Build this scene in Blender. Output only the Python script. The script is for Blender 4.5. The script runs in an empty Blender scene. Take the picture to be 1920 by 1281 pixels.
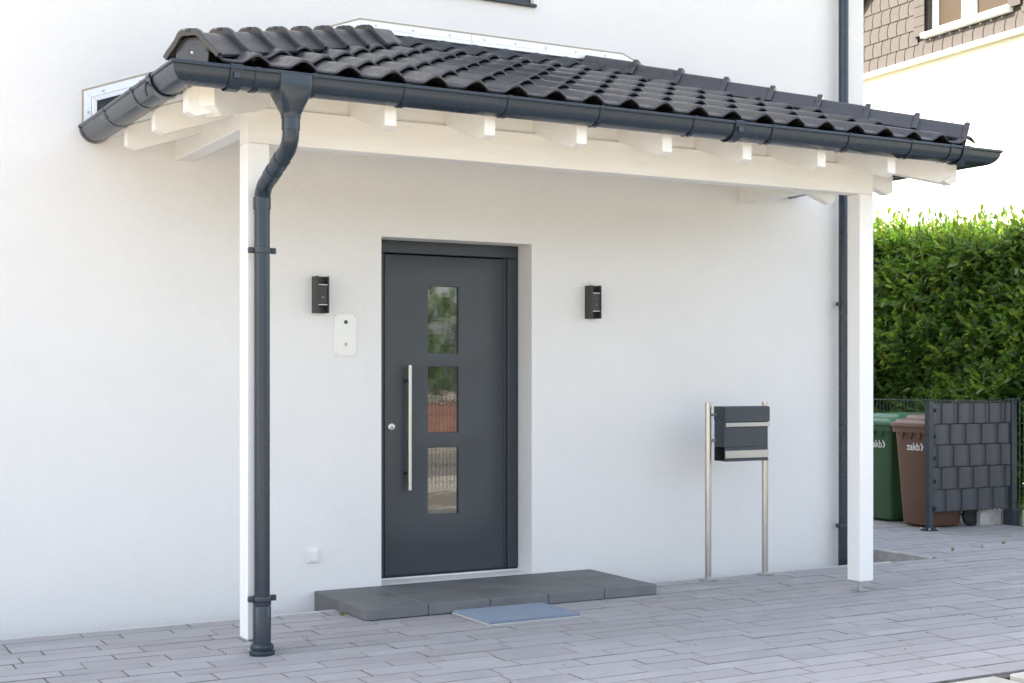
import bpy, bmesh, math, random
from mathutils import Vector, Matrix
import numpy as np
R = math.radians
random.seed(7)
SC = bpy.context.scene
COL = SC.collection

# ------------------------------------------------------------------ camera
CAM_TH = R(29.1076); CAM_F = 2628.54; CAM_V0 = 704.14; CAM_Y = -8.2871; CAM_H = 1.42
cd = bpy.data.cameras.new('camera')
cam = bpy.data.objects.new('camera', cd); COL.objects.link(cam)
cam.location = (0, CAM_Y, CAM_H)
cam.rotation_euler = (R(90), 0, -CAM_TH)
cd.sensor_width = 36; cd.lens = CAM_F / 1920 * 36
cd.shift_y = (CAM_V0 - 640.5) / 1920
cd.clip_end = 500; cd.clip_start = 0.05
cd.dof.use_dof = True; cd.dof.focus_distance = 8.4; cd.dof.aperture_fstop = 7.1
SC.camera = cam

# ------------------------------------------------------------------ sky, sun, exposure
SUN_EL = R(42); SUN_DIR = Vector((-0.8, 0.6, 0)).normalized()
w = bpy.data.worlds.new('World'); SC.world = w; w.use_nodes = True
nt = w.node_tree; nt.nodes.clear()
out = nt.nodes.new('ShaderNodeOutputWorld'); bg = nt.nodes.new('ShaderNodeBackground')
sky = nt.nodes.new('ShaderNodeTexSky'); sky.sky_type = 'NISHITA'; sky.sun_disc = False
sky.sun_elevation = SUN_EL; sky.sun_rotation = math.atan2(SUN_DIR.x, SUN_DIR.y)
sky.air_density = 1.0; sky.dust_density = 3.0; sky.ozone_density = 1.0
hs = nt.nodes.new('ShaderNodeHueSaturation'); hs.inputs['Saturation'].default_value = 0.52
nt.links.new(sky.outputs[0], hs.inputs['Color']); nt.links.new(hs.outputs[0], bg.inputs[0])
bg.inputs[1].default_value = 0.15
nt.links.new(bg.outputs[0], out.inputs[0])
sl = bpy.data.lights.new('sun', 'SUN'); sl.energy = 5.0; sl.angle = R(0.5); sl.color = (1, 0.91, 0.77)
so = bpy.data.objects.new('sun', sl); COL.objects.link(so)
sv = Vector((SUN_DIR.x * math.cos(SUN_EL), SUN_DIR.y * math.cos(SUN_EL), math.sin(SUN_EL)))
so.rotation_euler = sv.to_track_quat('Z', 'Y').to_euler(); so.location = sv * 60
SC.view_settings.view_transform = 'Standard'; SC.view_settings.look = 'None'
SC.view_settings.gamma = 1; SC.view_settings.exposure = 1.96
SC.render.engine = 'CYCLES'; SC.cycles.max_bounces = 10; SC.cycles.diffuse_bounces = 6
SC.cycles.use_denoising = True

def project(p):
    c, s = math.cos(CAM_TH), math.sin(CAM_TH)
    dx, dy = p[0], p[1] - CAM_Y
    zc = dx * s + dy * c; xc = dx * c - dy * s
    if zc < 0.2: return None
    return (960 + CAM_F * xc / zc, CAM_V0 - CAM_F * (p[2] - CAM_H) / zc)

# ------------------------------------------------------------------ materials
def mat(name, col, rough=0.6, metal=0.0, noise=0.0, nscale=8.0, bump=0.0, bscale=60.0, bdist=0.002, spec=0.5,
        rnd=0.0, coord='Object', stretch=None, coat=0.0, detail=4.0, tint=None, rough_noise=0.0):
    m = bpy.data.materials.new(name); m.use_nodes = True
    t = m.node_tree; b = t.nodes['Principled BSDF']
    b.inputs['Base Color'].default_value = (*col, 1); b.inputs['Roughness'].default_value = rough
    b.inputs['Metallic'].default_value = metal; b.inputs['Specular IOR Level'].default_value = spec
    if coat: b.inputs['Coat Weight'].default_value = coat
    L = t.links.new; N = t.nodes.new
    vec = None
    def coords():
        nonlocal vec
        if vec is None:
            if coord == 'World':
                g = N('ShaderNodeNewGeometry'); vec = g.outputs['Position']
            else:
                g = N('ShaderNodeTexCoord'); vec = g.outputs['Object']
            if stretch:
                mp = N('ShaderNodeMapping'); mp.inputs['Scale'].default_value = stretch
                L(vec, mp.inputs['Vector']); vec = mp.outputs['Vector']
        return vec
    if noise or rnd:
        val = None
        if noise:
            n = N('ShaderNodeTexNoise'); n.inputs['Scale'].default_value = nscale; n.inputs['Detail'].default_value = detail
            n.inputs['Roughness'].default_value = 0.62
            L(coords(), n.inputs['Vector'])
            mr = N('ShaderNodeMapRange'); mr.inputs['From Min'].default_value = 0.25; mr.inputs['From Max'].default_value = 0.75
            mr.inputs['To Min'].default_value = 1 - noise; mr.inputs['To Max'].default_value = 1 + noise
            L(n.outputs['Fac'], mr.inputs['Value']); val = mr.outputs['Result']
            if rough_noise:
                rr = N('ShaderNodeMapRange'); rr.inputs['From Min'].default_value = 0.3; rr.inputs['From Max'].default_value = 0.7
                rr.inputs['To Min'].default_value = rough - rough_noise; rr.inputs['To Max'].default_value = rough + rough_noise
                L(n.outputs['Fac'], rr.inputs['Value']); L(rr.outputs['Result'], b.inputs['Roughness'])
        if rnd:
            oi = N('ShaderNodeObjectInfo')
            m2 = N('ShaderNodeMapRange'); m2.inputs['To Min'].default_value = 1 - rnd; m2.inputs['To Max'].default_value = 1 + rnd
            L(oi.outputs['Random'], m2.inputs['Value'])
            if val is None: val = m2.outputs['Result']
            else:
                mm = N('ShaderNodeMath'); mm.operation = 'MULTIPLY'
                L(val, mm.inputs[0]); L(m2.outputs['Result'], mm.inputs[1]); val = mm.outputs[0]
        vm = N('ShaderNodeVectorMath'); vm.operation = 'SCALE'; vm.inputs[0].default_value = col
        L(val, vm.inputs['Scale']); src = vm.outputs['Vector']
        if tint:
            n3 = N('ShaderNodeTexNoise'); n3.inputs['Scale'].default_value = tint[1]; n3.inputs['Detail'].default_value = 5
            L(coords(), n3.inputs['Vector'])
            m3 = N('ShaderNodeMapRange'); m3.inputs['From Min'].default_value = 0.5; m3.inputs['From Max'].default_value = 0.75
            m3.inputs['To Max'].default_value = tint[2]
            L(n3.outputs['Fac'], m3.inputs['Value'])
            mx = N('ShaderNodeMix'); mx.data_type = 'RGBA'
            L(m3.outputs['Result'], mx.inputs['Factor']); L(src, mx.inputs['A']); mx.inputs['B'].default_value = (*tint[0], 1)
            src = mx.outputs['Result']
        L(src, b.inputs['Base Color'])
    if bump:
        n2 = N('ShaderNodeTexNoise'); n2.inputs['Scale'].default_value = bscale; n2.inputs['Detail'].default_value = 3
        L(coords(), n2.inputs['Vector'])
        bp = N('ShaderNodeBump'); bp.inputs['Strength'].default_value = bump; bp.inputs['Distance'].default_value = bdist
        L(n2.outputs['Fac'], bp.inputs['Height']); L(bp.outputs['Normal'], b.inputs['Normal'])
    return m

M = {}
M['stucco'] = mat('white_stucco', (0.78, 0.778, 0.77), 0.9, noise=0.025, nscale=1.1, bump=0.6, bscale=150, bdist=0.006, coord='World', spec=0.2)
M['wood'] = mat('white_painted_wood', (0.81, 0.80, 0.77), 0.52, noise=0.045, nscale=9, bump=0.25, bscale=22, bdist=0.003, stretch=(.25, 1.2, 2.5), coord='World')  # white tinted slightly warm, some bounce light is put into the base colour
M['postpaint'] = mat('white_post_paint', (0.83, 0.83, 0.82), 0.5, noise=0.02, nscale=6, bump=0.08, bscale=40, coord='World')
M['grey'] = mat('anthracite_metal', (0.032, 0.043, 0.056), 0.38, noise=0.1, nscale=14, coord='World', rough_noise=0.06)
M['gutter'] = mat('anthracite_gutter', (0.019, 0.031, 0.048), 0.27, noise=0.03, nscale=3, coord='World', rough_noise=0.015)
M['door'] = mat('anthracite_door_paint', (0.044, 0.053, 0.064), 0.40, noise=0.03, nscale=3, bump=0.05, bscale=400, bdist=0.0005, coord='World')
M['doorframe'] = mat('anthracite_door_frame', (0.032, 0.041, 0.053), 0.42, coord='World', noise=0.04, nscale=4)
M['tile'] = mat('dark_roof_tile', (0.045, 0.046, 0.053), 0.31, noise=0.14, nscale=14, bump=0.15, bscale=160, bdist=0.001, rnd=0.13, tint=((0.10, 0.095, 0.09), 30, 0.15), rough_noise=0.1)
M['dark'] = mat('dark_roof_void', (0.012, 0.011, 0.011), 0.85, noise=0.2, nscale=10)
M['membrane'] = mat('dark_flashing_membrane', (0.036, 0.040, 0.048), 0.6, noise=0.25, nscale=10, bump=0.4, bscale=90, bdist=0.003, coord='World', stretch=(0.05, 1, 1))
M['alu'] = mat('white_aluminium_strip', (0.78, 0.79, 0.80), 0.35, metal=0.35, noise=0.04, nscale=6, coord='World')
M['sealant'] = mat('beige_sealant', (0.42, 0.37, 0.29), 0.7)
M['steel'] = mat('brushed_steel', (0.50, 0.492, 0.475), 0.3, metal=1.0, noise=0.04, nscale=120, stretch=(1, 1, 0.02), coord='World', rough_noise=0.08)
M['steelh'] = mat('brushed_steel_panel', (0.42, 0.42, 0.42), 0.36, metal=1.0, noise=0.06, nscale=30, stretch=(0.05, 1, 1), coord='World')
M['zinc'] = mat('zinc_plated_steel', (0.5, 0.51, 0.5), 0.42, metal=0.8, noise=0.1, nscale=40)
M['paver'] = mat('mauve_grey_paver', (0.338, 0.334, 0.352), 0.70, noise=0.09, nscale=3.5, bump=0.2, bscale=260, bdist=0.001, rnd=0.085, coord='World', tint=((0.45, 0.44, 0.46), 220, 0.25))
M['paver_edge'] = mat('paver_edge_with_joint_dirt', (0.215, 0.205, 0.205), 0.9, noise=0.4, nscale=9, coord='World')
M['bed'] = mat('joint_sand', (0.11, 0.10, 0.09), 0.95, noise=0.3, nscale=40, coord='World')
M['slab'] = mat('dark_step_stone', (0.135, 0.139, 0.146), 0.62, noise=0.2, nscale=4.5, bump=0.35, bscale=220, bdist=0.0015, rnd=0.06, coord='World', tint=((0.2, 0.2, 0.2), 320, 0.55))
M['concrete'] = mat('grey_concrete', (0.43, 0.42, 0.40), 0.9, noise=0.2, nscale=7, bump=0.35, bscale=60, bdist=0.004, coord='World', tint=((0.12, 0.11, 0.1), 18, 0.4))
M['kerb'] = mat('pale_concrete_kerb', (0.52, 0.51, 0.49), 0.9, noise=0.1, nscale=9, bump=0.2, bscale=90, coord='World')
M['palepaver'] = mat('pale_concrete_grid_paver', (0.50, 0.485, 0.43), 0.9, noise=0.14, nscale=9, bump=0.3, bscale=90, coord='World', rnd=0.08)
M['gravel'] = mat('grey_gravel_bed', (0.16, 0.15, 0.13), 0.95, noise=0.5, nscale=60, bump=0.8, bscale=55, bdist=0.015, coord='World')
M['mat'] = mat('blue_grey_mat_fibre', (0.235, 0.29, 0.37), 0.95, noise=0.2, nscale=90, bump=0.5, bscale=400, bdist=0.002, coord='World')
M['matside'] = mat('dark_mat_rubber', (0.03, 0.035, 0.045), 0.8)
M['whiteplastic'] = mat('white_plastic', (0.78, 0.78, 0.77), 0.35, noise=0.01, nscale=10)
M['plate'] = mat('white_intercom_plate', (0.74, 0.74, 0.735), 0.3, metal=0.3, noise=0.01, nscale=10)
M['lampblack'] = mat('black_lamp_metal', (0.030, 0.031, 0.033), 0.42, noise=0.08, nscale=40)
M['lens'] = mat('dark_lens', (0.04, 0.033, 0.028), 0.12, coat=0.6)
M['lens2'] = mat('grey_sensor_chip', (0.12, 0.115, 0.11), 0.25)  # the sensor chip's own even dark grey
M['lampglass'] = mat('pale_lamp_glass', (0.6, 0.6, 0.6), 0.25)
M['rubber'] = mat('black_rubber', (0.018, 0.018, 0.019), 0.7, noise=0.2, nscale=30)
M['green_bin'] = mat('green_bin_plastic', (0.036, 0.10, 0.040), 0.45, noise=0.08, nscale=9, bump=0.1, bscale=200)
M['green_lid'] = mat('pale_green_lid_plastic', (0.075, 0.19, 0.105), 0.40, noise=0.06, nscale=9)  # lid green is paler than the bin body
M['brown_bin'] = mat('brown_bin_plastic', (0.135, 0.068, 0.045), 0.45, noise=0.08, nscale=9, bump=0.1, bscale=200)
M['brown_lid'] = mat('brown_lid_plastic', (0.19, 0.115, 0.085), 0.42, noise=0.06, nscale=9)
M['print'] = mat('white_print', (0.75, 0.75, 0.75), 0.5)
M['strip'] = mat('grey_pvc_screen_strip', (0.058, 0.062, 0.077), 0.32, noise=0.06, nscale=12)
M['wire'] = mat('anthracite_wire', (0.016, 0.020, 0.026), 0.45)
M['fencewire'] = mat('grey_green_wire', (0.07, 0.085, 0.085), 0.4)
M['greenwire'] = mat('dark_green_wire', (0.025, 0.05, 0.035), 0.45)
M['cream'] = mat('cream_house_render', (0.60, 0.56, 0.45), 0.9, noise=0.03, nscale=2, bump=0.3, bscale=60, bdist=0.004, coord='World')
M['shingle'] = mat('brown_shingle', (0.050, 0.041, 0.036), 0.75, noise=0.08, nscale=9, rnd=0.06, bump=0.15, bscale=80)
M['shingleback'] = mat('dark_shingle_backing', (0.05, 0.04, 0.035), 0.9)
M['whitepaint'] = mat('white_window_paint', (0.82, 0.82, 0.81), 0.4)
M['asphalt'] = mat('asphalt', (0.165, 0.155, 0.142), 0.9, noise=0.2, nscale=5, bump=0.4, bscale=150, bdist=0.004, coord='World')
M['pavement'] = mat('pale_pavement', (0.44, 0.41, 0.36), 0.9, noise=0.12, nscale=5, bump=0.2, bscale=90, coord='World')
M['soil'] = mat('warm_bounce_ground', (0.42, 0.355, 0.255), 0.95, noise=0.25, nscale=6, coord='World')  # light sandy tone chosen to bounce more warm light onto the porch
M['lawn'] = mat('lawn_green', (0.06, 0.115, 0.025), 0.9, noise=0.3, nscale=9, bump=0.6, bscale=70, bdist=0.02, coord='World')
M['brick'] = mat('red_brick', (0.30, 0.14, 0.10), 0.85, noise=0.15, nscale=12, rnd=0.22)
M['mortar'] = mat('mortar', (0.34, 0.31, 0.27), 0.95, noise=0.1, nscale=20)
M['roofgrey'] = mat('dark_roof_cladding', (0.05, 0.05, 0.055), 0.6, noise=0.1, nscale=5)
M['bark'] = mat('shrub_stem_bark', (0.07, 0.05, 0.035), 0.9)
M['petal'] = mat('red_petal', (0.45, 0.09, 0.09), 0.7)

def glass_mat(name, col, rough, bstr, bscale, stretch):
    m = mat(name, col, rough, spec=1.0, bump=bstr, bscale=bscale, bdist=0.004, coord='World', stretch=stretch, coat=1.0)
    m.node_tree.nodes['Principled BSDF'].inputs['IOR'].default_value = 1.62
    return m
M['doorglass'] = glass_mat('wavy_door_glass', (0.02, 0.022, 0.02), 0.02, 0.028, 9, (1.0, 1.0, 4.0))
M['winglass'] = glass_mat('dark_window_glass', (0.03, 0.03, 0.03), 0.02, 0.0, 4, None)
M['brownglass'] = mat('brown_blind_behind_glass', (0.05, 0.034, 0.02), 0.4, spec=0.15)

def leaf_mat(name, col, trans, var):
    m = bpy.data.materials.new(name); m.use_nodes = True
    t = m.node_tree; b = t.nodes['Principled BSDF']; N = t.nodes.new; L = t.links.new
    b.inputs['Roughness'].default_value = 0.30
    g = N('ShaderNodeNewGeometry')
    n = N('ShaderNodeTexNoise'); n.inputs['Scale'].default_value = 3.5; n.inputs['Detail'].default_value = 3
    L(g.outputs['Position'], n.inputs['Vector'])
    ad = N('ShaderNodeMath'); ad.operation = 'ADD'
    L(n.outputs['Fac'], ad.inputs[0])
    ri = N('ShaderNodeMath'); ri.operation = 'MULTIPLY'; ri.inputs[1].default_value = 0.6
    L(g.outputs['Random Per Island'], ri.inputs[0]); L(ri.outputs[0], ad.inputs[1])
    mr = N('ShaderNodeMapRange'); mr.inputs['From Min'].default_value = 0.3; mr.inputs['From Max'].default_value = 1.3
    mr.inputs['To Min'].default_value = 1 - var; mr.inputs['To Max'].default_value = 1 + var
    L(ad.outputs[0], mr.inputs['Value'])
    vm = N('ShaderNodeVectorMath'); vm.operation = 'SCALE'; vm.inputs[0].default_value = col
    L(mr.outputs['Result'], vm.inputs['Scale']); L(vm.outputs['Vector'], b.inputs['Base Color'])
    tr = N('ShaderNodeBsdfTranslucent'); tr.inputs['Color'].default_value = (*trans, 1)
    mix = N('ShaderNodeMixShader'); mix.inputs[0].default_value = 0.38
    o = t.nodes['Material Output']
    L(b.outputs[0], mix.inputs[1]); L(tr.outputs[0], mix.inputs[2]); L(mix.outputs[0], o.inputs['Surface'])
    return m
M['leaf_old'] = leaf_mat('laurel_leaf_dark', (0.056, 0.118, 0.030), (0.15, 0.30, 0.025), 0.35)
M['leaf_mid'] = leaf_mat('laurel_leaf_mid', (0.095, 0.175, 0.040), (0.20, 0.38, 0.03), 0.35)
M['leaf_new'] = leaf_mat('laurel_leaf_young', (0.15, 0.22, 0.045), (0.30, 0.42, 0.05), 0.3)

# ------------------------------------------------------------------ mesh helpers
def B(): return bmesh.new()
def add_box(bm, x0, x1, y0, y1, z0, z1, bev=0.0, M4=None, seg=1):
    r = bmesh.ops.create_cube(bm, size=1.0); vs = r['verts']
    for v in vs:
        v.co = Vector(((x0 + x1) / 2 + v.co.x * (x1 - x0), (y0 + y1) / 2 + v.co.y * (y1 - y0), (z0 + z1) / 2 + v.co.z * (z1 - z0)))
    if bev:
        es = {e for v in vs for e in v.link_edges}
        rb = bmesh.ops.bevel(bm, geom=list(es), offset=bev, segments=seg, affect='EDGES', profile=0.5)
        vs = list({v for f in rb['faces'] for v in f.verts} | {v for v in vs if v.is_valid})
    if M4 is not None:
        bmesh.ops.transform(bm, matrix=M4, verts=vs)
def add_ext(bm, pts, vec, bev=0.0):
    vs = [bm.verts.new(p) for p in pts]; f = bm.faces.new(vs)
    r = bmesh.ops.extrude_face_region(bm, geom=[f])
    nv = [g for g in r['geom'] if isinstance(g, bmesh.types.BMVert)]
    bmesh.ops.translate(bm, vec=Vector(vec), verts=nv)
    allv = vs + nv
    bmesh.ops.recalc_face_normals(bm, faces=list({f for v in allv for f in v.link_faces}))
    if bev:
        es = list({e for v in allv for e in v.link_edges})
        bmesh.ops.bevel(bm, geom=es, offset=bev, segments=1, affect='EDGES', profile=0.5)
def add_tube(bm, pts, r, seg=14, cap=True):
    pts = [Vector(p) for p in pts]; n = len(pts)
    rs = r if isinstance(r, (list, tuple)) else [r] * n
    tang = []
    for i in range(n):
        a = pts[max(i - 1, 0)]; b = pts[min(i + 1, n - 1)]
        if i == 0: t = pts[1] - pts[0]
        elif i == n - 1: t = pts[-1] - pts[-2]
        else: t = (pts[i] - a).normalized() + (b - pts[i]).normalized()
        tang.append(t.normalized())
    up = Vector((0, 0, 1)) if abs(tang[0].z) < 0.9 else Vector((0, 1, 0))
    u = tang[0].cross(up).normalized(); rings = []
    for i in range(n):
        u = (u - tang[i] * u.dot(tang[i])).normalized(); v = tang[i].cross(u)
        rings.append([bm.verts.new(pts[i] + (u * math.cos(2 * math.pi * k / seg) + v * math.sin(2 * math.pi * k / seg)) * rs[i]) for k in range(seg)])
    for i in range(n - 1):
        for k in range(seg):
            bm.faces.new((rings[i][k], rings[i][(k + 1) % seg], rings[i + 1][(k + 1) % seg], rings[i + 1][k]))
    if cap:
        bm.faces.new(rings[0][::-1]); bm.faces.new(rings[-1])
def add_lathe(bm, prof, c, axis='Z', seg=24):
    pts = []
    c = Vector(c)
    ax = {'Z': Vector((0, 0, 1)), 'Y': Vector((0, 1, 0)), 'X': Vector((1, 0, 0))}[axis]
    path = [c + ax * h for r, h in prof]
    u = {'Z': Vector((1, 0, 0)), 'Y': Vector((1, 0, 0)), 'X': Vector((0, 1, 0))}[axis]; v = ax.cross(u)
    rings = []
    for (r, h), p in zip(prof, path):
        if r < 1e-6: rings.append([bm.verts.new(p)])
        else: rings.append([bm.verts.new(p + (u * math.cos(2 * math.pi * k / seg) + v * math.sin(2 * math.pi * k / seg)) * r) for k in range(seg)])
    for a, b in zip(rings, rings[1:]):
        for k in range(seg):
            k2 = (k + 1) % seg
            if len(a) == 1 and len(b) == 1: continue
            if len(a) == 1: bm.faces.new((a[0], b[k], b[k2]))
            elif len(b) == 1: bm.faces.new((a[k], a[k2], b[0]))
            else: bm.faces.new((a[k], a[k2], b[k2], b[k]))
    if len(rings[0]) > 1: bm.faces.new(rings[0][::-1])
    if len(rings[-1]) > 1: bm.faces.new(rings[-1])
def add_grid(bm, rows, close=False):
    """loft a list of equally long point rows"""
    V = [[bm.verts.new(p) for p in r] for r in rows]
    n = len(rows[0])
    for a, b in zip(V, V[1:]):
        for k in range(n if close else n - 1):
            k2 = (k + 1) % n
            bm.faces.new((a[k], a[k2], b[k2], b[k]))
    return V

WLOC = {}
def link(o, parent, loc):
    COL.objects.link(o)
    WLOC[o.name] = Vector(loc)
    if parent is not None:
        o.parent = parent; o.location = Vector(loc) - WLOC[parent.name]
    else: o.location = loc
def props(o, label=None, cat=None, group=None, kind=None):
    if label: o['label'] = label
    if cat: o['category'] = cat
    if group: o['group'] = group
    if kind: o['kind'] = kind
    return o
def obj(name, bm, m, parent=None, smooth=0, origin=None, recalc=True, **kw):
    if recalc: bmesh.ops.recalc_face_normals(bm, faces=bm.faces[:])
    co = [v.co for v in bm.verts]
    if origin is None:
        xs = [c.x for c in co]; ys = [c.y for c in co]; zs = [c.z for c in co]
        origin = Vector(((min(xs) + max(xs)) / 2, (min(ys) + max(ys)) / 2, min(zs)))
    origin = Vector(origin)
    bmesh.ops.translate(bm, vec=-origin, verts=bm.verts[:])
    me = bpy.data.meshes.new(name); bm.to_mesh(me); bm.free()
    for mm in (m if isinstance(m, (list, tuple)) else [m]): me.materials.append(mm)
    if smooth:
        me.shade_smooth(); me.set_sharp_from_angle(angle=R(smooth))
    o = bpy.data.objects.new(name, me); link(o, parent, origin)
    return props(o, **kw)
def inst(name, me, parent, loc, rot=None, scale=None, mtx=None):
    o = bpy.data.objects.new(name, me); link(o, parent, loc)
    if rot is not None: o.rotation_euler = rot
    if scale is not None: o.scale = scale
    return o
def empty(name, loc, label=None, cat=None, group=None, kind=None):
    o = bpy.data.objects.new(name, None); o.empty_display_size = 0.2; link(o, None, loc)
    return props(o, label, cat, group, kind)
def copy_tree(o, loc, parent=None):
    c = o.copy(); COL.objects.link(c)
    if parent is None: c.location = loc
    else: c.parent = parent
    WLOC[c.name] = Vector(loc) if parent is None else WLOC[parent.name] + c.location
    for ch in list(o.children): copy_tree(ch, None, c)
    return c
def np_mesh(name, verts, faces_flat, nper, mats, mat_idx=None, smooth=True):
    me = bpy.data.meshes.new(name)
    nf = len(faces_flat) // nper
    me.vertices.add(len(verts)); me.vertices.foreach_set('co', np.asarray(verts, dtype=np.float32).ravel())
    me.loops.add(len(faces_flat)); me.loops.foreach_set('vertex_index', np.asarray(faces_flat, dtype=np.int32))
    me.polygons.add(nf); me.polygons.foreach_set('loop_start', np.arange(0, len(faces_flat), nper, dtype=np.int32))
    for m in mats: me.materials.append(m)
    if mat_idx is not None: me.polygons.foreach_set('material_index', np.asarray(mat_idx, dtype=np.int32))
    me.update(calc_edges=True)
    if smooth: me.shade_smooth()
    return me

# ================================================================== SETTING
PIT = (7.80, 8.14, -0.325, 1.7)      # light well beside the house
GAP = -0.325                         # front edge of the gap along the house wall
bm = B()
xs = [-90, -6, PIT[0] - .03, PIT[1] + .06, 90]; ys = [-90, GAP - .02, PIT[3] + .06, 11, 90]
for i in range(4):
    for j in range(4):
        if i in (1, 2) and j == 1: continue
        if i == 1 and j == 2: continue
        vs = [bm.verts.new((xs[a], ys[b], -0.06)) for a, b in ((i, j), (i + 1, j), (i + 1, j + 1), (i, j + 1))]
        bm.faces.new(vs)
bmesh.ops.remove_doubles(bm, verts=bm.verts[:], dist=1e-4)
obj('ground', bm, M['soil'], kind='structure')
bm = B(); add_box(bm, -6, PIT[0] - .03, GAP, 0.02, -0.4, -0.14)
obj('gravel_strip', bm, M['gravel'], kind='structure')
# road and far pavement, seen in the glass of the door
bm = B(); add_box(bm, -40, 60, -15.2, -8.9, -0.2, -0.03); obj('road', bm, M['asphalt'], kind='structure')
bm = B(); add_box(bm, -40, 60, -16.75, -15.2, -0.2, 0.08, 0.01); obj('pavement', bm, M['pavement'], kind='structure')
bm = B(); add_box(bm, -40, 60, -8.9, -6.55, -0.2, 0.0, 0.01); obj('pavement', bm, M['pavement'], kind='structure')
bm = B(); add_box(bm, 10.74, 40, -6.4, 40, -0.2, -0.01); obj('lawn', bm, M['lawn'], kind='structure')

# paving: a bed with single paving stones as parts
bm = B()
add_box(bm, -3, 10.62, -3.62, GAP - .05, -0.055, -0.012)
add_box(bm, PIT[1] + .06, 10.62, GAP - .05, 8, -0.055, -0.012)
paving = obj('paving', bm, M['bed'], kind='structure')
PM = {}
def paver_mesh(L, W):
    k = (L, W)
    if k not in PM:
        bm = B(); c = 0.0028; h = .045
        lo = [(-L / 2, -W / 2), (L / 2, -W / 2), (L / 2, W / 2), (-L / 2, W / 2)]
        add_grid(bm, [[(x, y, -h) for x, y in lo], [(x, y, -c) for x, y in lo],
                      [(x - math.copysign(c, x), y - math.copysign(c, y), 0) for x, y in lo]], close=True)
        vs = bm.verts[:]; bm.faces.new(sorted(vs, key=lambda v: -v.co.z)[:4][0:0] or [v for v in vs if abs(v.co.z) < 1e-6])
        bmesh.ops.recalc_face_normals(bm, faces=bm.faces[:])
        me = bpy.data.meshes.new('paver'); bm.to_mesh(me); bm.free(); me.materials.append(M['paver']); me.materials.append(M['paver_edge'])
        for f in me.polygons: f.material_index = 0 if f.normal.z > .95 else 1
        PM[k] = me
    return PM[k]
rows = []
y = GAP - .05; pat = [.145, .122, .155, .122]; i = 0
wlist = [.145] + [.122, .155] * 60
yy = y
for wd in wlist:
    if yy - wd < -3.64: break
    rows.append((yy - wd, yy)); yy -= wd
yend = yy
yy = y
for i in range(60):
    wd = (.155, .122)[i % 2]
    if yy + wd > 7.5: break
    rows.append((yy, yy + wd)); yy += wd
STEP = (3.192, 5.238, -0.812)
cand = []
rp = random.Random(3)
for (ya, yb) in rows:
    xstart = -0.6 if yb <= GAP else PIT[1] + .07
    x = xstart - rp.random() * .3 * (1 if yb <= GAP else 0)
    Wd = round(yb - ya - .005, 4)
    while x < 10.6:
        L = rp.choice([.28, .36, .42, .48, .54, .60])
        if x + L > 10.6: L = round(10.6 - x, 2)
        if L < .1: break
        cx, cy = x + L / 2, (ya + yb) / 2
        inside = x > STEP[0] and x + L < STEP[1] and ya > STEP[2]
        if not inside: cand.append((cx, cy, round(L - .0045, 4), Wd))
        x += L
def parea(c):
    cx, cy, L, W = c
    ps = [project((cx + a * L / 2, cy + b * W / 2, 0)) for a, b in ((-1, -1), (1, -1), (1, 1), (-1, 1))]
    if any(p is None for p in ps): return 0
    if all(p[0] < -40 or p[0] > 1960 or p[1] > 1310 for p in ps): return 0
    return abs(sum(ps[i][0] * ps[(i + 1) % 4][1] - ps[(i + 1) % 4][0] * ps[i][1] for i in range(4))) / 2
cand.sort(key=parea, reverse=True)
for (cx, cy, L, W) in cand[:300]:
    inst('paver', paver_mesh(L, W), paving, (cx, cy, rp.uniform(-.0018, .0012)), rot=(rp.uniform(-.006, .006), rp.uniform(-.003, .003), rp.uniform(-.002, .002)))
bm = B()
for (cx, cy, L, W) in cand[300:]:
    n0 = len(bm.verts); bm.from_mesh(paver_mesh(L, W)); bm.verts.ensure_lookup_table()
    bmesh.ops.translate(bm, vec=(cx, cy, rp.uniform(-.0018, .0012)), verts=bm.verts[n0:])
obj('paver_field', bm, [M['paver'], M['paver_edge']], paving, kind='stuff', recalc=False)
# pale edging along the house side of the paving
x = -1.2; k = 0
while x < 7.7:
    bm = B(); add_box(bm, x + .002, min(x + 1.0, 7.74) - .002, GAP - .048, GAP, -.2, .0, .004)
    obj('edging_stone', bm, M['kerb'], paving); x += 1.0
# pale grid pavers with gravel joints at the front right corner
bm = B(); add_box(bm, 3.0, 10.6, -6.4, yend - .004, -.055, -.03); obj('gravel_joint_bed', bm, M['gravel'], kind='structure')
bedobj = bpy.data.objects['gravel_joint_bed']
for i in range(13):
    for j in range(3):
        x0 = 3.06 + i * .56 + (.0 if j % 2 == 0 else .2); y1 = yend - .05 - j * .42
        bm = B(); add_box(bm, x0, x0 + .46, y1 - .10, y1, -.03, .004, .008); add_box(bm, x0, x0 + .46, y1 - .36, y1 - .26, -.03, .004, .008)
        add_box(bm, x0, x0 + .1, y1 - .262, y1 - .098, -.03, .0035); add_box(bm, x0 + .36, x0 + .46, y1 - .262, y1 - .098, -.03, .0035)
        obj('grid_paver', bm, M['palepaver'], bedobj)

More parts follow.
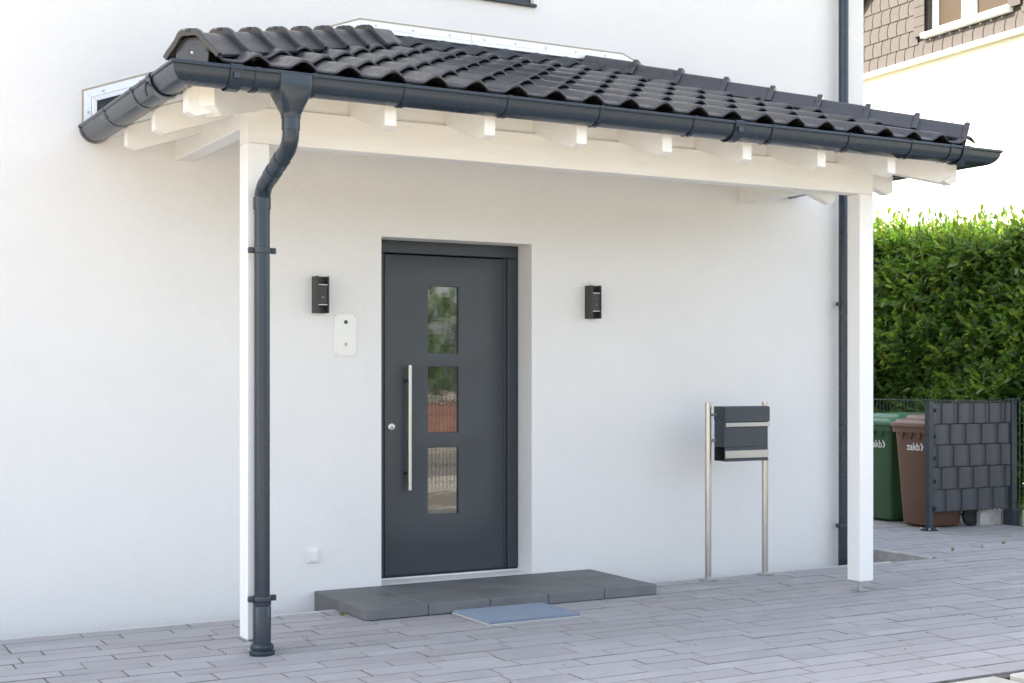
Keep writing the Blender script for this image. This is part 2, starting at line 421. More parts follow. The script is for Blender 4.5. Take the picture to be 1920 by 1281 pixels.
# sand crumbs and dry bits lying on the paving
rd = random.Random(44); bm = B()
def crumb(x, y, r_):
    add_lathe(bm, [(0, 0), (r_, .0), (r_ * .8, r_ * .7), (0, r_)], (x, y, .0005), seg=5)
for i in range(110): crumb(rd.gauss(2.62, .22), rd.gauss(-1.33, .05), rd.uniform(.0015, .004))
for i in range(40): crumb(rd.gauss(2.22, .05), rd.gauss(-1.36, .06), rd.uniform(.0015, .004))
for i in range(150): crumb(rd.uniform(1, 10), rd.uniform(-3.5, -.4), rd.uniform(.0012, .0035))
obj('sand_crumbs', bm, M['kerb'], paving, kind='stuff')
bm = B()
for i in range(34):
    x, y = rd.uniform(1.2, 9.5), rd.uniform(-3.4, -.5)
    a = rd.uniform(0, 6.28); L_ = rd.uniform(.008, .022); d = Vector((math.cos(a), math.sin(a), 0)); n_ = Vector((-d.y, d.x, 0))
    p = Vector((x, y, .002)); vs = [bm.verts.new(q) for q in (p, p + d * L_ * .5 + n_ * L_ * .25 + Vector((0, 0, .004)), p + d * L_, p + d * L_ * .5 - n_ * L_ * .25)]
    bm.faces.new(vs)
obj('dry_leaf_bits', bm, M['bark'], paving, kind='stuff', recalc=False)
def weed(x, y, h, nb, label, m='leaf_mid'):
    bm = B()
    for i in range(nb):
        a = rd.uniform(0, 6.28); d = Vector((math.cos(a), math.sin(a), 0)) * h * rd.uniform(.2, .7); sd_ = Vector((-d.y, d.x, 0)).normalized() * h * .09
        b0 = Vector((x, y, -.008)); t_ = b0 + d + Vector((0, 0, h * rd.uniform(.5, 1))); mm = b0 + d * .4 + Vector((0, 0, h * .45))
        vs = [bm.verts.new(q) for q in (b0 - sd_ * .4, b0 + sd_ * .4, mm + sd_, t_, mm - sd_)]; bm.faces.new(vs)
    props(obj('weed', bm, M[m], recalc=False), label, 'weed', 'weeds in the paving joints')
weed(STEP[0] - .035, -.56, .045, 7, 'yellowish weed sprouting at the left side of the doorstep', 'leaf_new')
weed(8.62, -.12, .05, 6, 'thin weed in the paving right of the light well')
weed(9.02, -.05, .045, 6, 'middle weed in a paving joint before the privacy screen')
weed(9.36, .02, .05, 7, 'weed in a paving joint nearest the right picture edge')

# light well
bm = B()
x0, x1, y0, y1 = PIT
add_box(bm, x1, x1 + .06, y0, y1 + .06, -.7, .006, .006)
add_box(bm, x0, x1, y1, y1 + .06, -.7, .006)
add_box(bm, x0 - .02, x1 + .06, y0 - .05, y0, -.7, -.013)
add_box(bm, x0, x1, y0, y1, -.72, -.66)
obj('light_well', bm, M['concrete'], kind='structure')

# ================================================================== HOUSE
XL, XR, XH = 3.652, 4.768, 7.777       # door opening and house corner
HD = 2.3146; H_EAVE = 6.3
house = empty('house', (3, 4.5, -.06), 'white rendered house with dark front door and porch', 'house')
WIN = (3.80, 4.785, 3.95, 5.15)
xs = [-6, XL, WIN[0], XR, WIN[1], XH]; zs = [-.5, .069, HD, WIN[2], WIN[3], H_EAVE]
bm = B(); grid = {}
def gv(i, j):
    if (i, j) not in grid: grid[(i, j)] = bm.verts.new((xs[i], 0, zs[j]))
    return grid[(i, j)]
fs = []
for i in range(5):
    for j in range(5):
        if j == 1 and i in (1, 2): continue
        if j == 3 and i in (2, 3): continue
        fs.append(bm.faces.new((gv(i, j), gv(i + 1, j), gv(i + 1, j + 1), gv(i, j + 1))))
r = bmesh.ops.extrude_face_region(bm, geom=fs)
bmesh.ops.translate(bm, vec=(0, .36, 0), verts=[g for g in r['geom'] if isinstance(g, bmesh.types.BMVert)])
obj('front_wall', bm, M['stucco'], house)
bm = B(); add_box(bm, XH - .36, XH, .36, 9, -.5, H_EAVE); obj('side_wall', bm, M['stucco'], house)
bm = B(); add_box(bm, -6, -5.64, .36, 9, -.5, H_EAVE); obj('side_wall', bm, M['stucco'], house)
bm = B(); add_box(bm, -5.64, XH - .36, 8.64, 9, -.5, H_EAVE); obj('back_wall', bm, M['stucco'], house)
bm = B()
e = .4; base = [(-6 - e, -e, H_EAVE), (XH + e, -e, H_EAVE), (XH + e, 9 + e, H_EAVE), (-6 - e, 9 + e, H_EAVE)]
vb = [bm.verts.new(p) for p in base]; vm_ = [bm.verts.new((p[0], p[1], p[2] + .2)) for p in base]
ra = bm.verts.new((-1.4, 4.5, H_EAVE + 2.4)); rb = bm.verts.new((XH - 4.6, 4.5, H_EAVE + 2.4))
bm.faces.new(vb)
for i in range(4): bm.faces.new((vb[i], vb[(i + 1) % 4], vm_[(i + 1) % 4], vm_[i]))
bm.faces.new((vm_[0], vm_[1], rb, ra)); bm.faces.new((vm_[1], vm_[2], rb)); bm.faces.new((vm_[2], vm_[3], ra, rb)); bm.faces.new((vm_[3], vm_[0], ra))
obj('roof', bm, M['roofgrey'], house)
bm = B(); add_box(bm, -5.6, XH - .4, .4, 8.6, -.3, -.2); add_box(bm, -5.6, XH - .4, .4, 8.6, 2.9, 3.0); obj('floor_slab', bm, M['concrete'], house)
# upper window
bm = B(); x0, x1, z0, z1 = WIN
add_box(bm, x0, x1, .04, .10, z0 - .0, z0 + .07, .004); add_box(bm, x0, x1, .04, .10, z1 - .07, z1, .004)
add_box(bm, x0, x0 + .07, .04, .10, z0 + .07, z1 - .07, .004); add_box(bm, x1 - .07, x1, .04, .10, z0 + .07, z1 - .07, .004)
wf = obj('window', bm, M['doorframe'], house)
bm = B(); add_box(bm, x0 + .07, x1 - .07, .065, .075, z0 + .07, z1 - .07); obj('pane', bm, M['winglass'], wf)
bm = B(); add_box(bm, x0 - .01, x1 + .01, -.03, .05, z0 - .022, z0 - .001, .004); obj('sill', bm, M['doorframe'], wf)

# front door (part of the house): leaf with recessed panes
YF, YD = .185, .203
PX0, PX1 = 4.082, 4.312
PZ = [(1.570, 2.020), (1.035, 1.478), (.484, .934)]
LX0, LX1, LZ0, LZ1 = 3.765, 4.660, .0935, 2.222
bm = B()
gx = [LX0, PX0, PX1, LX1]; gz = [LZ0, PZ[2][0], PZ[2][1], PZ[1][0], PZ[1][1], PZ[0][0], PZ[0][1], LZ1]
G = {}
def dv(i, j):
    if (i, j) not in G: G[(i, j)] = bm.verts.new((gx[i], YD, gz[j]))
    return G[(i, j)]
fs = [bm.faces.new((dv(i, j), dv(i + 1, j), dv(i + 1, j + 1), dv(i, j + 1))) for i in range(3) for j in range(7) if not (i == 1 and j in (1, 3, 5))]
r = bmesh.ops.extrude_face_region(bm, geom=fs)
bmesh.ops.translate(bm, vec=(0, .07, 0), verts=[g for g in r['geom'] if isinstance(g, bmesh.types.BMVert)])
bmesh.ops.recalc_face_normals(bm, faces=bm.faces[:])
es = [e for e in bm.edges if len(e.link_faces) == 2 and e.calc_face_angle() > 1 and all(abs(v.co.y - YD) < 1e-4 for v in e.verts)]
bmesh.ops.bevel(bm, geom=es, offset=.004, segments=2, affect='EDGES', profile=.5)
door = obj('entrance_door', bm, M['door'], house, smooth=30)
for (za, zb) in PZ:
    bm = B(); add_box(bm, PX0 + .0005, PX1 - .0005, YD + .018, YD + .028, za + .0005, zb - .0005); obj('pane', bm, M['doorglass'], door)
bm = B()
add_box(bm, XL + .001, 3.752, YF, YF + .09, .0935, HD - .085, .003)
add_box(bm, 4.686, XR - .001, YF, YF + .09, .0935, HD - .085, .004)
add_box(bm, 4.662, 4.6855, YF + .022, YF + .09, .0935, 2.228)
add_box(bm, XL + .001, XR - .001, YF, YF + .09, HD - .084, HD - .001, .004)
add_box(bm, 3.753, 3.7645, YF + .03, YF + .09, .0935, 2.228)
obj('door_frame', bm, M['doorframe'], door)
bm = B(); add_box(bm, XL + .002, XR - .002, YF + .002, YF + .1, .0705, .0825, .002); obj('threshold', bm, M['alu'], door)
bm = B(); add_box(bm, XL + .002, XR - .002, YF + .012, YF + .1, .0828, .093); obj('bottom_seal', bm, M['rubber'], door)
bm = B(); add_box(bm, 3.76, 4.67, YD + .072, YD + .1, .1, 2.24); obj('door_backing', bm, M['dark'], door)
bm = B(); hx, hy = 3.918, .140
add_tube(bm, [(hx, hy, .662), (hx, hy, 1.488)], .0165, 20)
hd = obj('handle', bm, M['steel'], door, smooth=40)
for z in (.77, 1.385):
    bm = B(); add_tube(bm, [(hx - .0, hy + .012, z), (hx - .0, YD + .002, z)], .0105, 12); add_lathe(bm, [(.018, 0), (.018, .006)], (hx, YD - .006, z), 'Y', 16)
    obj('handle_mount', bm, M['grey'], door, smooth=40)
bm = B(); add_lathe(bm, [(0, -.014), (.018, -.014), (.026, -.010), (.028, 0)], (3.812, YD, 1.078), 'Y', 24)
add_lathe(bm, [(0, -.018), (.009, -.018), (.010, -.013)], (3.812, YD, 1.078), 'Y', 16)
lk = obj('lock', bm, M['steel'], door, smooth=40)
bm = B(); add_box(bm, 3.8095, 3.8145, YD - .0195, YD - .017, 1.072, 1.084); obj('keyhole', bm, M['dark'], door)

# ================================================================== DOORSTEP, MAT
step = empty('doorstep', (4.2, -.4, 0), 'low dark grey stone platform in front of the door', 'doorstep')
sj = [STEP[0], 3.599, 4.014, 4.424, 4.835, STEP[1]]
for i in range(5):
    for (ya, yb) in ((STEP[2], -.412), (-.412, 0.0)):
        bm = B()
        xa, xb = sj[i] + .0015, sj[i + 1] - .0015
        add_box(bm, xa, xb, ya + .0015, yb - .0015, .002 if ya < -.5 else -.13, .069 + random.uniform(-.0012, .0008), .005)
        obj('slab', bm, M['slab'], step)
bm = B(); add_box(bm, XL + .004, XR - .004, -.0005, YF + .05, -.1, .0685); obj('slab', bm, M['slab'], step)
dm = empty('doormat', (4.05, -1.05, 0), 'blue grey ribbed mat lying before the doorstep', 'doormat')
bm = B()
DMx0, DMx1, DMy0, DMy1 = 3.752, 4.366, -1.275, -.822
add_box(bm, DMx0, DMx1, DMy0 + .003, DMy1, .001, .006)
obj('mat_base', bm, M['matside'], dm)
bm = B(); n = 44; p = (DMx1 - DMx0) / n
for i in range(n):
    a = DMx0 + i * p
    add_box(bm, a + .0015, a + p - .0025, DMy0, DMy1, .0055, .0225, .002)
obj('mat_rib', bm, M['mat'], dm, kind='stuff')
bm = B(); add_box(bm, DMx0 - .003, DMx0 + .001, DMy0 - .004, DMy1 + .002, .001, .0105); add_box(bm, DMx0 + .001, DMx1 + .002, DMy0 - .004, DMy0 - .0005, .001, .007)
obj('mat_border', bm, M['kerb'], dm)

# ================================================================== PORCH CANOPY
GX0, GX1, GY = 1.755, 7.112, -1.96
PITCH = R(19.3); TP = math.tan(PITCH)
EY = -1.90; EZ = 2.882                      # tile lip line and pan height there
can = empty('porch_canopy', (4.4, -1.0, 0), 'hipped porch canopy with dark tiles on two white posts', 'canopy')
PS = .12; PY = -1.381; PLX = 2.298; PRX = 6.450
for px_ in (PLX, PRX):
    bm = B(); add_box(bm, px_, px_ + PS, PY, PY + PS, .069, 2.609, .004); po = obj('post', bm, M['postpaint'], can)
    bm = B(); add_box(bm, px_ + .012, px_ + PS - .012, PY + .012, PY + PS - .012, .058, .068); add_tube(bm, [(px_ + .06, PY + .06, .0), (px_ + .06, PY + .06, .058)], .016, 12)
    add_box(bm, px_ + .02, px_ + PS - .02, PY + .02, PY + PS - .02, .001, .009)
    obj('post_foot', bm, M['zinc'], po)
bm = B(); add_box(bm, PLX, PRX + PS, PY, PY + PS, 2.610, 2.795, .004); obj('front_beam', bm, M['wood'], can)
for (xa, xb) in ((2.312, 2.42), (6.535, 6.645)):
    bm = B(); add_box(bm, xa, xb, PY + PS + .001, -.001, 2.702, 2.83, .004); obj('side_beam', bm, M['wood'], can)

RB = lambda d: 2.795 + (d - .585) * TP        # rafter underside height at distance d in from the outer eave line
def rafter_poly(dend, dstart, h=.150):
    # outline in (d, z): d measured inwards from the gutter lip
    zb0 = RB(dend); ch = .050
    return [(dend, zb0 + .040), (dend + ch, zb0 + ch * TP + .002), (dstart, RB(dstart)), (dstart, RB(dstart) + h), (dend, zb0 + h)]
for k in range(7):
    x = 2.866 + .5665 * k
    # where the hip meets this rafter
    dmax = min(1.955, x - GX0, GX1 - (x + .065))
    pts = [(x, GY + d, z) for d, z in rafter_poly(.135, dmax)]
    bm = B(); add_ext(bm, pts, (.066, 0, 0), .0025); obj('rafter', bm, M['wood'], can)
for side in (0, 1):
    for k in range(3):
        yk = -.50 - .575 * k
        dmax = yk - GY - .02
        pts = []
        for d, z in rafter_poly(.135, max(dmax, .3)):
            pts.append(((GX0 + d) if side == 0 else (GX1 - d), yk, z))
        bm = B(); add_ext(bm, pts, (0, -.066, 0), .0025); obj('rafter', bm, M['wood'], can)
    # jack rafter close to the corner on the front
    sx = 1 if side == 0 else -1
    cx = GX0 if side == 0 else GX1
    n2 = Vector((1, sx * -1, 0)).normalized() * .045
    pts = []
    for d, z in [(.22, RB(.22) + .04), (.27, RB(.27) - .02), (.60, RB(.60) - .02), (1.9, RB(1.9) - .02), (1.9, RB(1.9) + .145), (.22, RB(.22) + .145)]:
        pts.append(Vector((cx + sx * d, GY + d, z)) - n2)
    bm = B(); add_ext(bm, pts, n2 * 2, .0025); obj('hip_rafter', bm, M['wood'], can)
# board filling between rafters on top of the beam
bm = B(); add_box(bm, PLX + .13, PRX - .01, PY + .03, PY + .055, 2.796, 2.89); obj('beam_filler_board', bm, M['wood'], can)
# ceiling boards
nb = 14; d0, d1 = .155, 1.955
for i in range(nb):
    a = d0 + (d1 - d0) * i / nb; b = d0 + (d1 - d0) * (i + 1) / nb - .003
    za, zb = RB(a) + .152, RB(b) + .152
    bm = B(); add_ext(bm, [(GX0 + a, GY + a, za), (GX1 - a, GY + a, za), (GX1 - b, GY + b, zb), (GX0 + b, GY + b, zb)], (0, 0, .018)); obj('ceiling_board', bm, M['wood'], can)
for side in (0, 1):
    for i in range(nb):
        a = d0 + (d1 - d0) * i / nb; b = d0 + (d1 - d0) * (i + 1) / nb - .003
        za, zb = RB(a) + .152, RB(b) + .152
        X = (lambda d: GX0 + d) if side == 0 else (lambda d: GX1 - d)
        bm = B(); add_ext(bm, [(X(a), -.002, za), (X(b), -.002, zb), (X(b), GY + b + .003, zb), (X(a), GY + a + .003, za)], (0, 0, .018)); obj('ceiling_board', bm, M['wood'], can)
# dark eave batten under the tile lips
bm = B(); add_box(bm, GX0 + .16, GX1 - .16, EY + .05, EY + .09, 2.80, 2.885); add_box(bm, GX0 + .12, GX0 + .16, EY + .05, -.01, 2.80, 2.885); add_box(bm, GX1 - .16, GX1 - .12, EY + .05, -.01, 2.80, 2.885)
obj('eave_batten', bm, M['dark'], can)

# --- roof tiles
TW = .2352; TG = .33; TL = .415
prof_t = [0, .05, .10, .2, .32, .44, .49, .54, .59, .64, .69, .735, .775, .81, .85, .89, .93, .965, 1.0, 1.04]
def ph(t):
    if t < .10: return .010 - .008 * math.sin(math.pi * t / .2)
    if t < .44: return .0015 + .002 * ((t - .27) / .17) ** 2
    s = (t - .44) / .60
    if s < .56:
        q = s / .56; return .0035 + .042 * math.sin(math.pi / 2 * q) ** 1.35
    q = min((s - .56) / .44, 1); return .0455 - .037 * (1 - math.cos(math.pi / 2 * q)) ** .85
def tile_bm():
    bm = B(); rows_ = []
    th = .014
    for (b, dz, und) in ((TL, -.022, 1), (.0, .0, 1), (-.002, .008, 0), (.006, .0145, 0), (.02, .0165, 0), (TL, -.004, 0)):
        rr = []
        for t in prof_t:
            rr.append((t * TW - .80 * TW, b, ph(t) + dz))
        rows_.append(rr)
    V = add_grid(bm, rows_)
    bmesh.ops.recalc_face_normals(bm, faces=bm.faces[:])
    return bm
tb = tile_bm(); tile_me = bpy.data.meshes.new('roof_tile'); tb.to_mesh(tile_me); tb.free()
tile_me.materials.append(M['tile']); tile_me.shade_smooth(); tile_me.set_sharp_from_angle(angle=R(50))
rt = random.Random(5)
def tile_mtx(side, c, k):
    """side 0 front, 1 left, 2 right; c = position of the roll along the eave; k = course"""
    d = k * TG * math.cos(PITCH); z = EZ - .004 + k * TG * math.sin(PITCH) + .004
    Rx = Matrix.Rotation(PITCH - R(2.2), 4, 'X')
    if side == 0: return Matrix.Translation((c, EY + d, z)) @ Rx
    if side == 1: return Matrix.Translation((GX0 + .125 + d, c, z - .012)) @ Matrix.Rotation(R(-90), 4, 'Z') @ Rx
    return Matrix.Translation((GX1 - .125 - d, c, z - .012)) @ Matrix.Rotation(R(90), 4, 'Z') @ Rx
hipL = (Vector((GX0, GY, 0)), Vector((1, -1, 0)).normalized())
hipR = (Vector((GX1, GY, 0)), Vector((-1, -1, 0)).normalized())
def cut(bm, co, no):
    bmesh.ops.bisect_plane(bm, geom=bm.verts[:] + bm.edges[:] + bm.faces[:], plane_co=co, plane_no=no, clear_inner=True)
for k in range(6):
    for q in range(-2, 24):
        c = 2.183 + TW * q
        mt = tile_mtx(0, c, k)
        cs = [mt @ Vector((a, b, 0)) for a in (-.8 * TW, .25 * TW) for b in (0, TL)]
        sL = [(p - hipL[0]).dot(hipL[1]) for p in cs]; sR = [(p - hipR[0]).dot(hipR[1]) for p in cs]
        HC = .085 if k == 0 else .06
        if max(sL) < HC + .01 or max(sR) < HC + .01: continue
        jit = (rt.uniform(-.002, .002), rt.uniform(-.003, .003), rt.uniform(-.001, .0015))
        wall_over = max(p.y for p in cs) > -.01
        if min(sL) > HC and min(sR) > HC and not wall_over:
            o = bpy.data.objects.new('roof_tile', tile_me); o.rotation_euler = mt.to_euler()
            link(o, can, mt.to_translation() + Vector(jit))
        else:
            bm = B(); bm.from_mesh(tile_me); bmesh.ops.transform(bm, matrix=Matrix.Translation(jit) @ mt, verts=bm.verts[:])
            cut(bm, hipL[0] + hipL[1] * HC, hipL[1]); cut(bm, hipR[0] + hipR[1] * HC, hipR[1]); cut(bm, Vector((0, -.012, 0)), Vector((0, -1, 0)))
            if len(bm.verts) < 3: bm.free(); continue
            obj('roof_tile', bm, M['tile'], can, smooth=50, recalc=False)
for side in (1, 2):
    bm = B()
    for k in range(6):
        for q in range(0, 9):
            c = -.1 - TW * q
            if k == 0 and c < -1.55: continue
            mt = tile_mtx(side, c, k)
            t2 = B(); t2.from_mesh(tile_me); bmesh.ops.transform(t2, matrix=mt, verts=t2.verts[:])
            hp = hipL if side == 1 else hipR
            cut(t2, hp[0] - hp[1] * (.15 if k == 0 else .075), -hp[1]); cut(t2, Vector((0, -.012, 0)), Vector((0, -1, 0)))
            if len(t2.verts) > 2:
                tm = bpy.data.meshes.new('tmp'); t2.to_mesh(tm); bm.from_mesh(tm); bpy.data.meshes.remove(tm)
            t2.free()
    obj('side_roof_tiles', bm, M['tile'], can, smooth=50, recalc=False, kind='stuff')

# --- hip caps
CP = [(-.132, -.012), (-.122, .001), (-.104, .020), (-.074, .050), (-.050, .083), (-.033, .094), (.033, .094), (.050, .083), (.074, .050), (.104, .020), (.122, .001), (.132, -.012)]
def cap_bm():
    bm = B(); rows_ = []
    def ring(b, s, o): return [(a * s, b, h * s + o) for a, h in CP]
    L = .375
    rows_ = [ring(L, .93, -.014), ring(.0, .99, -.012), ring(0, 1.08, .004), ring(.005, 1.12, .007), ring(.032, 1.12, .006), ring(.041, 1.01, -.001), ring(L, .96, -.006)]
    add_grid(bm, rows_); bmesh.ops.recalc_face_normals(bm, faces=bm.faces[:]); return bm
cb = cap_bm(); cap_me = bpy.data.meshes.new('hip_cap'); cb.to_mesh(cap_me); cb.free(); cap_me.materials.append(M['tile']); cap_me.shade_smooth(); cap_me.set_sharp_from_angle(angle=R(35))
clip_me = None
bmc = B(); add_box(bmc, -.012, .012, -.006, .03, .100, .114, .002); clip_me = bpy.data.meshes.new('cap_clip'); bmc.to_mesh(clip_me); bmc.free(); clip_me.materials.append(M['grey'])
HS = math.atan(TP / math.sqrt(2))
for side in (0, 1):
    sx = 1 if side == 0 else -1; cx = GX0 if side == 0 else GX1
    ang = R(-45) if side == 0 else R(45)
    dstart = .115 if side == 0 else .150
    nc = 8 if side == 0 else 8
    gd = .318 * math.cos(HS) / math.sqrt(2)
    for i in range(nc):
        d = dstart + i * gd
        z = EZ + (d - (EY - GY)) * TP + .022
        o = bpy.data.objects.new('hip_cap', cap_me); o.rotation_euler = (Matrix.Rotation(ang, 4, 'Z') @ Matrix.Rotation(HS - R(.8), 4, 'X')).to_euler()
        link(o, can, (cx + sx * d, GY + d, z + rt.uniform(-.002, .002)))
        if side == 0:
            c2 = bpy.data.objects.new('cap_clip', clip_me); COL.objects.link(c2); c2.parent = o
    # closing plate at the lower end
    Mt = Matrix.Translation((cx + sx * (dstart + .012), GY + dstart + .012, EZ + .02 + (dstart - .06) * TP)) @ Matrix.Rotation(ang, 4, 'Z')
    pl = [(-.078, -.05), (-.07, -.085), (.07, -.085), (.078, -.05), (.086, .0), (.080, .04), (.052, .070), (.030, .082), (-.030, .082), (-.052, .070), (-.080, .04), (-.086, 0)]
    bm = B(); add_ext(bm, [(a, 0, h) for a, h in pl], (0, .012, 0), .002); bmesh.ops.transform(bm, matrix=Mt, verts=bm.verts[:])
    ep = obj('hip_end_plate', bm, M['tile'], can)
    bm = B()
    for a, h in [(-.012, .045), (.010, .045), (0, .052), (-.018, .032), (.018, .032), (-.016, .018), (.016, .018), (0, .035), (.006, -.012), (.004, -.028), (-.010, -.040), (.016, -.040), (.004, -.048), (-.012, -.056), (.014, -.058)]:
        add_lathe(bm, [(.0022, 0), (.0022, .0015)], (a, -.0005, h), 'Y', 6)
    bmesh.ops.transform(bm, matrix=Mt, verts=bm.verts[:]); obj('vent_hole', bm, M['dark'], ep)
    bm = B(); add_lathe(bm, [(0, -.005), (.005, -.004), (.007, 0)], (0, 0, .008), 'Y', 12); bmesh.ops.transform(bm, matrix=Mt, verts=bm.verts[:]); obj('screw', bm, M['alu'], ep)
    # hip batten and sealing strip under the caps
    bm = B()
    for wv, ztop, zbot in ((.03, .06, -.06), (.085, .018, -.05)):
        pts = []
        for a in (-wv, wv):
            pass
        p0 = Mt @ Vector((0, .05, 0)); u = Matrix.Rotation(ang, 3, 'Z') @ Vector((wv, 0, 0))
        de = 1.80
        a0 = Vector((cx + sx * (dstart + .06), GY + dstart + .06, EZ + dstart * TP)); a1 = Vector((cx + sx * de, GY + de, EZ + (de - .06) * TP))
        for s1, s2 in ((-1, 1),):
            vs = [bm.verts.new(p) for p in (a0 - u + Vector((0, 0, zbot)), a0 + u + Vector((0, 0, zbot)), a0 + u + Vector((0, 0, ztop)), a0 - u + Vector((0, 0, ztop)))]
            ve = [bm.verts.new(p) for p in (a1 - u + Vector((0, 0, zbot)), a1 + u + Vector((0, 0, zbot)), a1 + u + Vector((0, 0, ztop)), a1 - u + Vector((0, 0, ztop)))]
            bm.faces.new(vs[::-1]); bm.faces.new(ve)
            for q in range(4): bm.faces.new((vs[q], vs[(q + 1) % 4], ve[(q + 1) % 4], ve[q]))
    obj('hip_batten', bm, M['dark'], can)

# --- wall flashing: white strip with screws over dark membrane
FL = [(1.775, 2.875), (1.775, 3.066), (3.50, 3.693), (5.508, 3.694), (7.09, 3.10), (7.09, 2.875)]
def offset_poly(p, w):
    out_ = []
    for i in range(len(p)):
        a = Vector(p[max(i - 1, 0)]); b = Vector(p[i]); c = Vector(p[min(i + 1, len(p) - 1)])
        t1 = (b - a).normalized() if i else (c - b).normalized(); t2 = (c - b).normalized() if i < len(p) - 1 else t1
        n1 = Vector((t1.y, -t1.x)); n2_ = Vector((t2.y, -t2.x)); n_ = (n1 + n2_).normalized()
        out_.append(b + n_ * (w / max(n_.dot(n1), .2)))
    return out_
inn = offset_poly(FL, .078)
seams = [0, 1, 2, 3, 4]
def seg_poly(i, a, b, y, w0, w1):
    A0, A1 = offset_poly(FL, w0), offset_poly(FL, w1)
    p0 = A0[i].lerp(A0[i + 1], a); p1 = A0[i].lerp(A0[i + 1], b); q0 = A1[i].lerp(A1[i + 1], a); q1 = A1[i].lerp(A1[i + 1], b)
    return [(p0.x, y, p0.y), (p1.x, y, p1.y), (q1.x, y, q1.y), (q0.x, y, q0.y)]
for i, parts in ((0, [(0, .997)]), (1, [(.0, .999)]), (2, [(.0, .397), (.399, .999)]), (3, [(0, .999)]), (4, [(0, 1)])):
    for a, b in parts:
        bm = B()
        add_ext(bm, seg_poly(i, a, b, -.0005, .0045, .047), (0, -.006, 0), .001)
        add_ext(bm, seg_poly(i, a, b, -.0005, .0505, .078), (0, -.018, 0), .003)
        fo = obj('wall_flashing', bm, M['alu'], can)
        bm = B(); add_ext(bm, seg_poly(i, a, b, -.0005, -.007, .004), (0, -.005, 0)); obj('sealant_bead', bm, M['sealant'], fo)
        p0 = offset_poly(FL, .03)[i].lerp(offset_poly(FL, .03)[i + 1], a); p1 = offset_poly(FL, .03)[i].lerp(offset_poly(FL, .03)[i + 1], b)
        ns = max(int((p1 - p0).length / .205), 1)
        for s in range(ns):
            p = p0.lerp(p1, (s + .4) / ns)
            bm = B(); add_lathe(bm, [(0, -.0125), (.005, -.0125), (.0075, -.0085)], (p.x, 0, p.y), 'Y', 8); obj('screw', bm, M['zinc'], fo)
bm = B(); add_ext(bm, [(p.x, -.0005, p.y) for p in inn[1:5]] + [(7.012, -.0005, 2.90), (5.30, -.0005, 3.50), (3.70, -.0005, 3.50), (1.853, -.0005, 2.87)], (0, -.004, 0)); obj('flashing_membrane', bm, M['membrane'], can)
# dressed apron lying over the top course of tiles
bm = B(); rows_ = []
nx = 170
for (yv, f) in ((-.006, 0), (-.03, 0.3), (-.08, .75), (-.14, 1), (-.215, 1.0), (-.217, .8)):
    rr = []
    for i in range(nx + 1):
        x = 3.52 + (5.50 - 3.52) * i / nx
        t = ((x - 2.183) / TW + .8) % 1.0
        base_z = EZ + (yv - EY) * TP + .038 + (.014 if yv > -.1 else 0)
        top = 3.617
        zz = base_z + ph(t) * f - (.012 if f == .8 else 0)
        rr.append((x, yv, top if f == 0 else min(zz, top - .004) ))
    rows_.append(rr)
add_grid(bm, rows_)
obj('flashing_apron', bm, M['membrane'], can, smooth=60)

# --- gutter: half round sweep with two mitred corners
GR = .085; GZ = 2.852
path = [Vector((GX0 + GR, -.012, 0)), Vector((GX0 + GR, GY + GR, 0)), Vector((GX1 - GR, GY + GR, 0)), Vector((GX1 - GR, -.012, 0))]
def sweep(bm, prof, path, closed=False):
    rows_ = []
    for i, p in enumerate(path):
        if i == 0: t1 = t2 = (path[1] - p).normalized()
        elif i == len(path) - 1: t1 = t2 = (p - path[-2]).normalized()
        else: t1 = (p - path[i - 1]).normalized(); t2 = (path[i + 1] - p).normalized()
        n1 = Vector((t1.y, -t1.x, 0)) ; n2_ = Vector((t2.y, -t2.x, 0))
        n_ = (n1 + n2_).normalized(); sc = 1 / n_.dot(n1)
        rows_.append([p + n_ * (a * sc) + Vector((0, 0, h)) for a, h in prof])
    add_grid(bm, rows_, close=closed); return rows_
# outward is to the right of travel?  travel: down the left side (-y), then +x, then +y : outward = (t.y,-t.x) -> for -y travel = (-1,0) ok
def gprof(r, thick=.003, a0=0, a1=180, n=18):
    o = [(math.cos(R(a0 + (a1 - a0) * i / n)) * r, GZ - math.sin(R(a0 + (a1 - a0) * i / n)) * r) for i in range(n + 1)]
    i_ = [(x * (r - thick) / r, GZ + (z - GZ) * (r - thick) / r) for x, z in o]
    return o + i_[::-1]
bm = B(); sweep(bm, gprof(GR), path, True)
bead = [(GR - .001 + .0105 * math.cos(2 * math.pi * i / 12), GZ + .003 + .0105 * math.sin(2 * math.pi * i / 12)) for i in range(12)]
sweep(bm, bead, path, True)
for p, s in ((path[0], 1), (path[-1], 1)):
    vs = [bm.verts.new((p.x + math.cos(R(180 * i / 18)) * GR, p.y - .001, GZ - math.sin(R(180 * i / 18)) * GR)) for i in range(19)]
    bm.faces.new(vs)
gut = obj('gutter', bm, M['gutter'], can, smooth=40)
def strap(p, tdir, wdt, r_out, name='gutter_bracket', bd=.0135):
    a = p - tdir * (wdt / 2); b = p + tdir * (wdt / 2)
    bm = B()
    sweep(bm, gprof(r_out, .006, -4, 178), [a, b], True)
    bp_ = [(GR - .001 + bd * math.cos(2 * math.pi * i / 12), GZ + .003 + bd * math.sin(2 * math.pi * i / 12)) for i in range(12)]
    sweep(bm, bp_, [a, b], True)
    n0 = gprof(r_out, .006, -4, 178)
    return obj(name, bm, M['gutter'], gut, smooth=40)
yc = GY + GR
for x in (2.463, 2.947, 3.532, 4.096, 4.715, 5.274, 5.857, 6.366, 6.698):
    strap(Vector((x - .02, yc, 0)), Vector((1, 0, 0)), .026, GR + .006)
for x in (2.055, 5.00, 6.80):
    strap(Vector((x, yc, 0)), Vector((1, 0, 0)), .062, GR + .010, 'gutter_union', .0155)
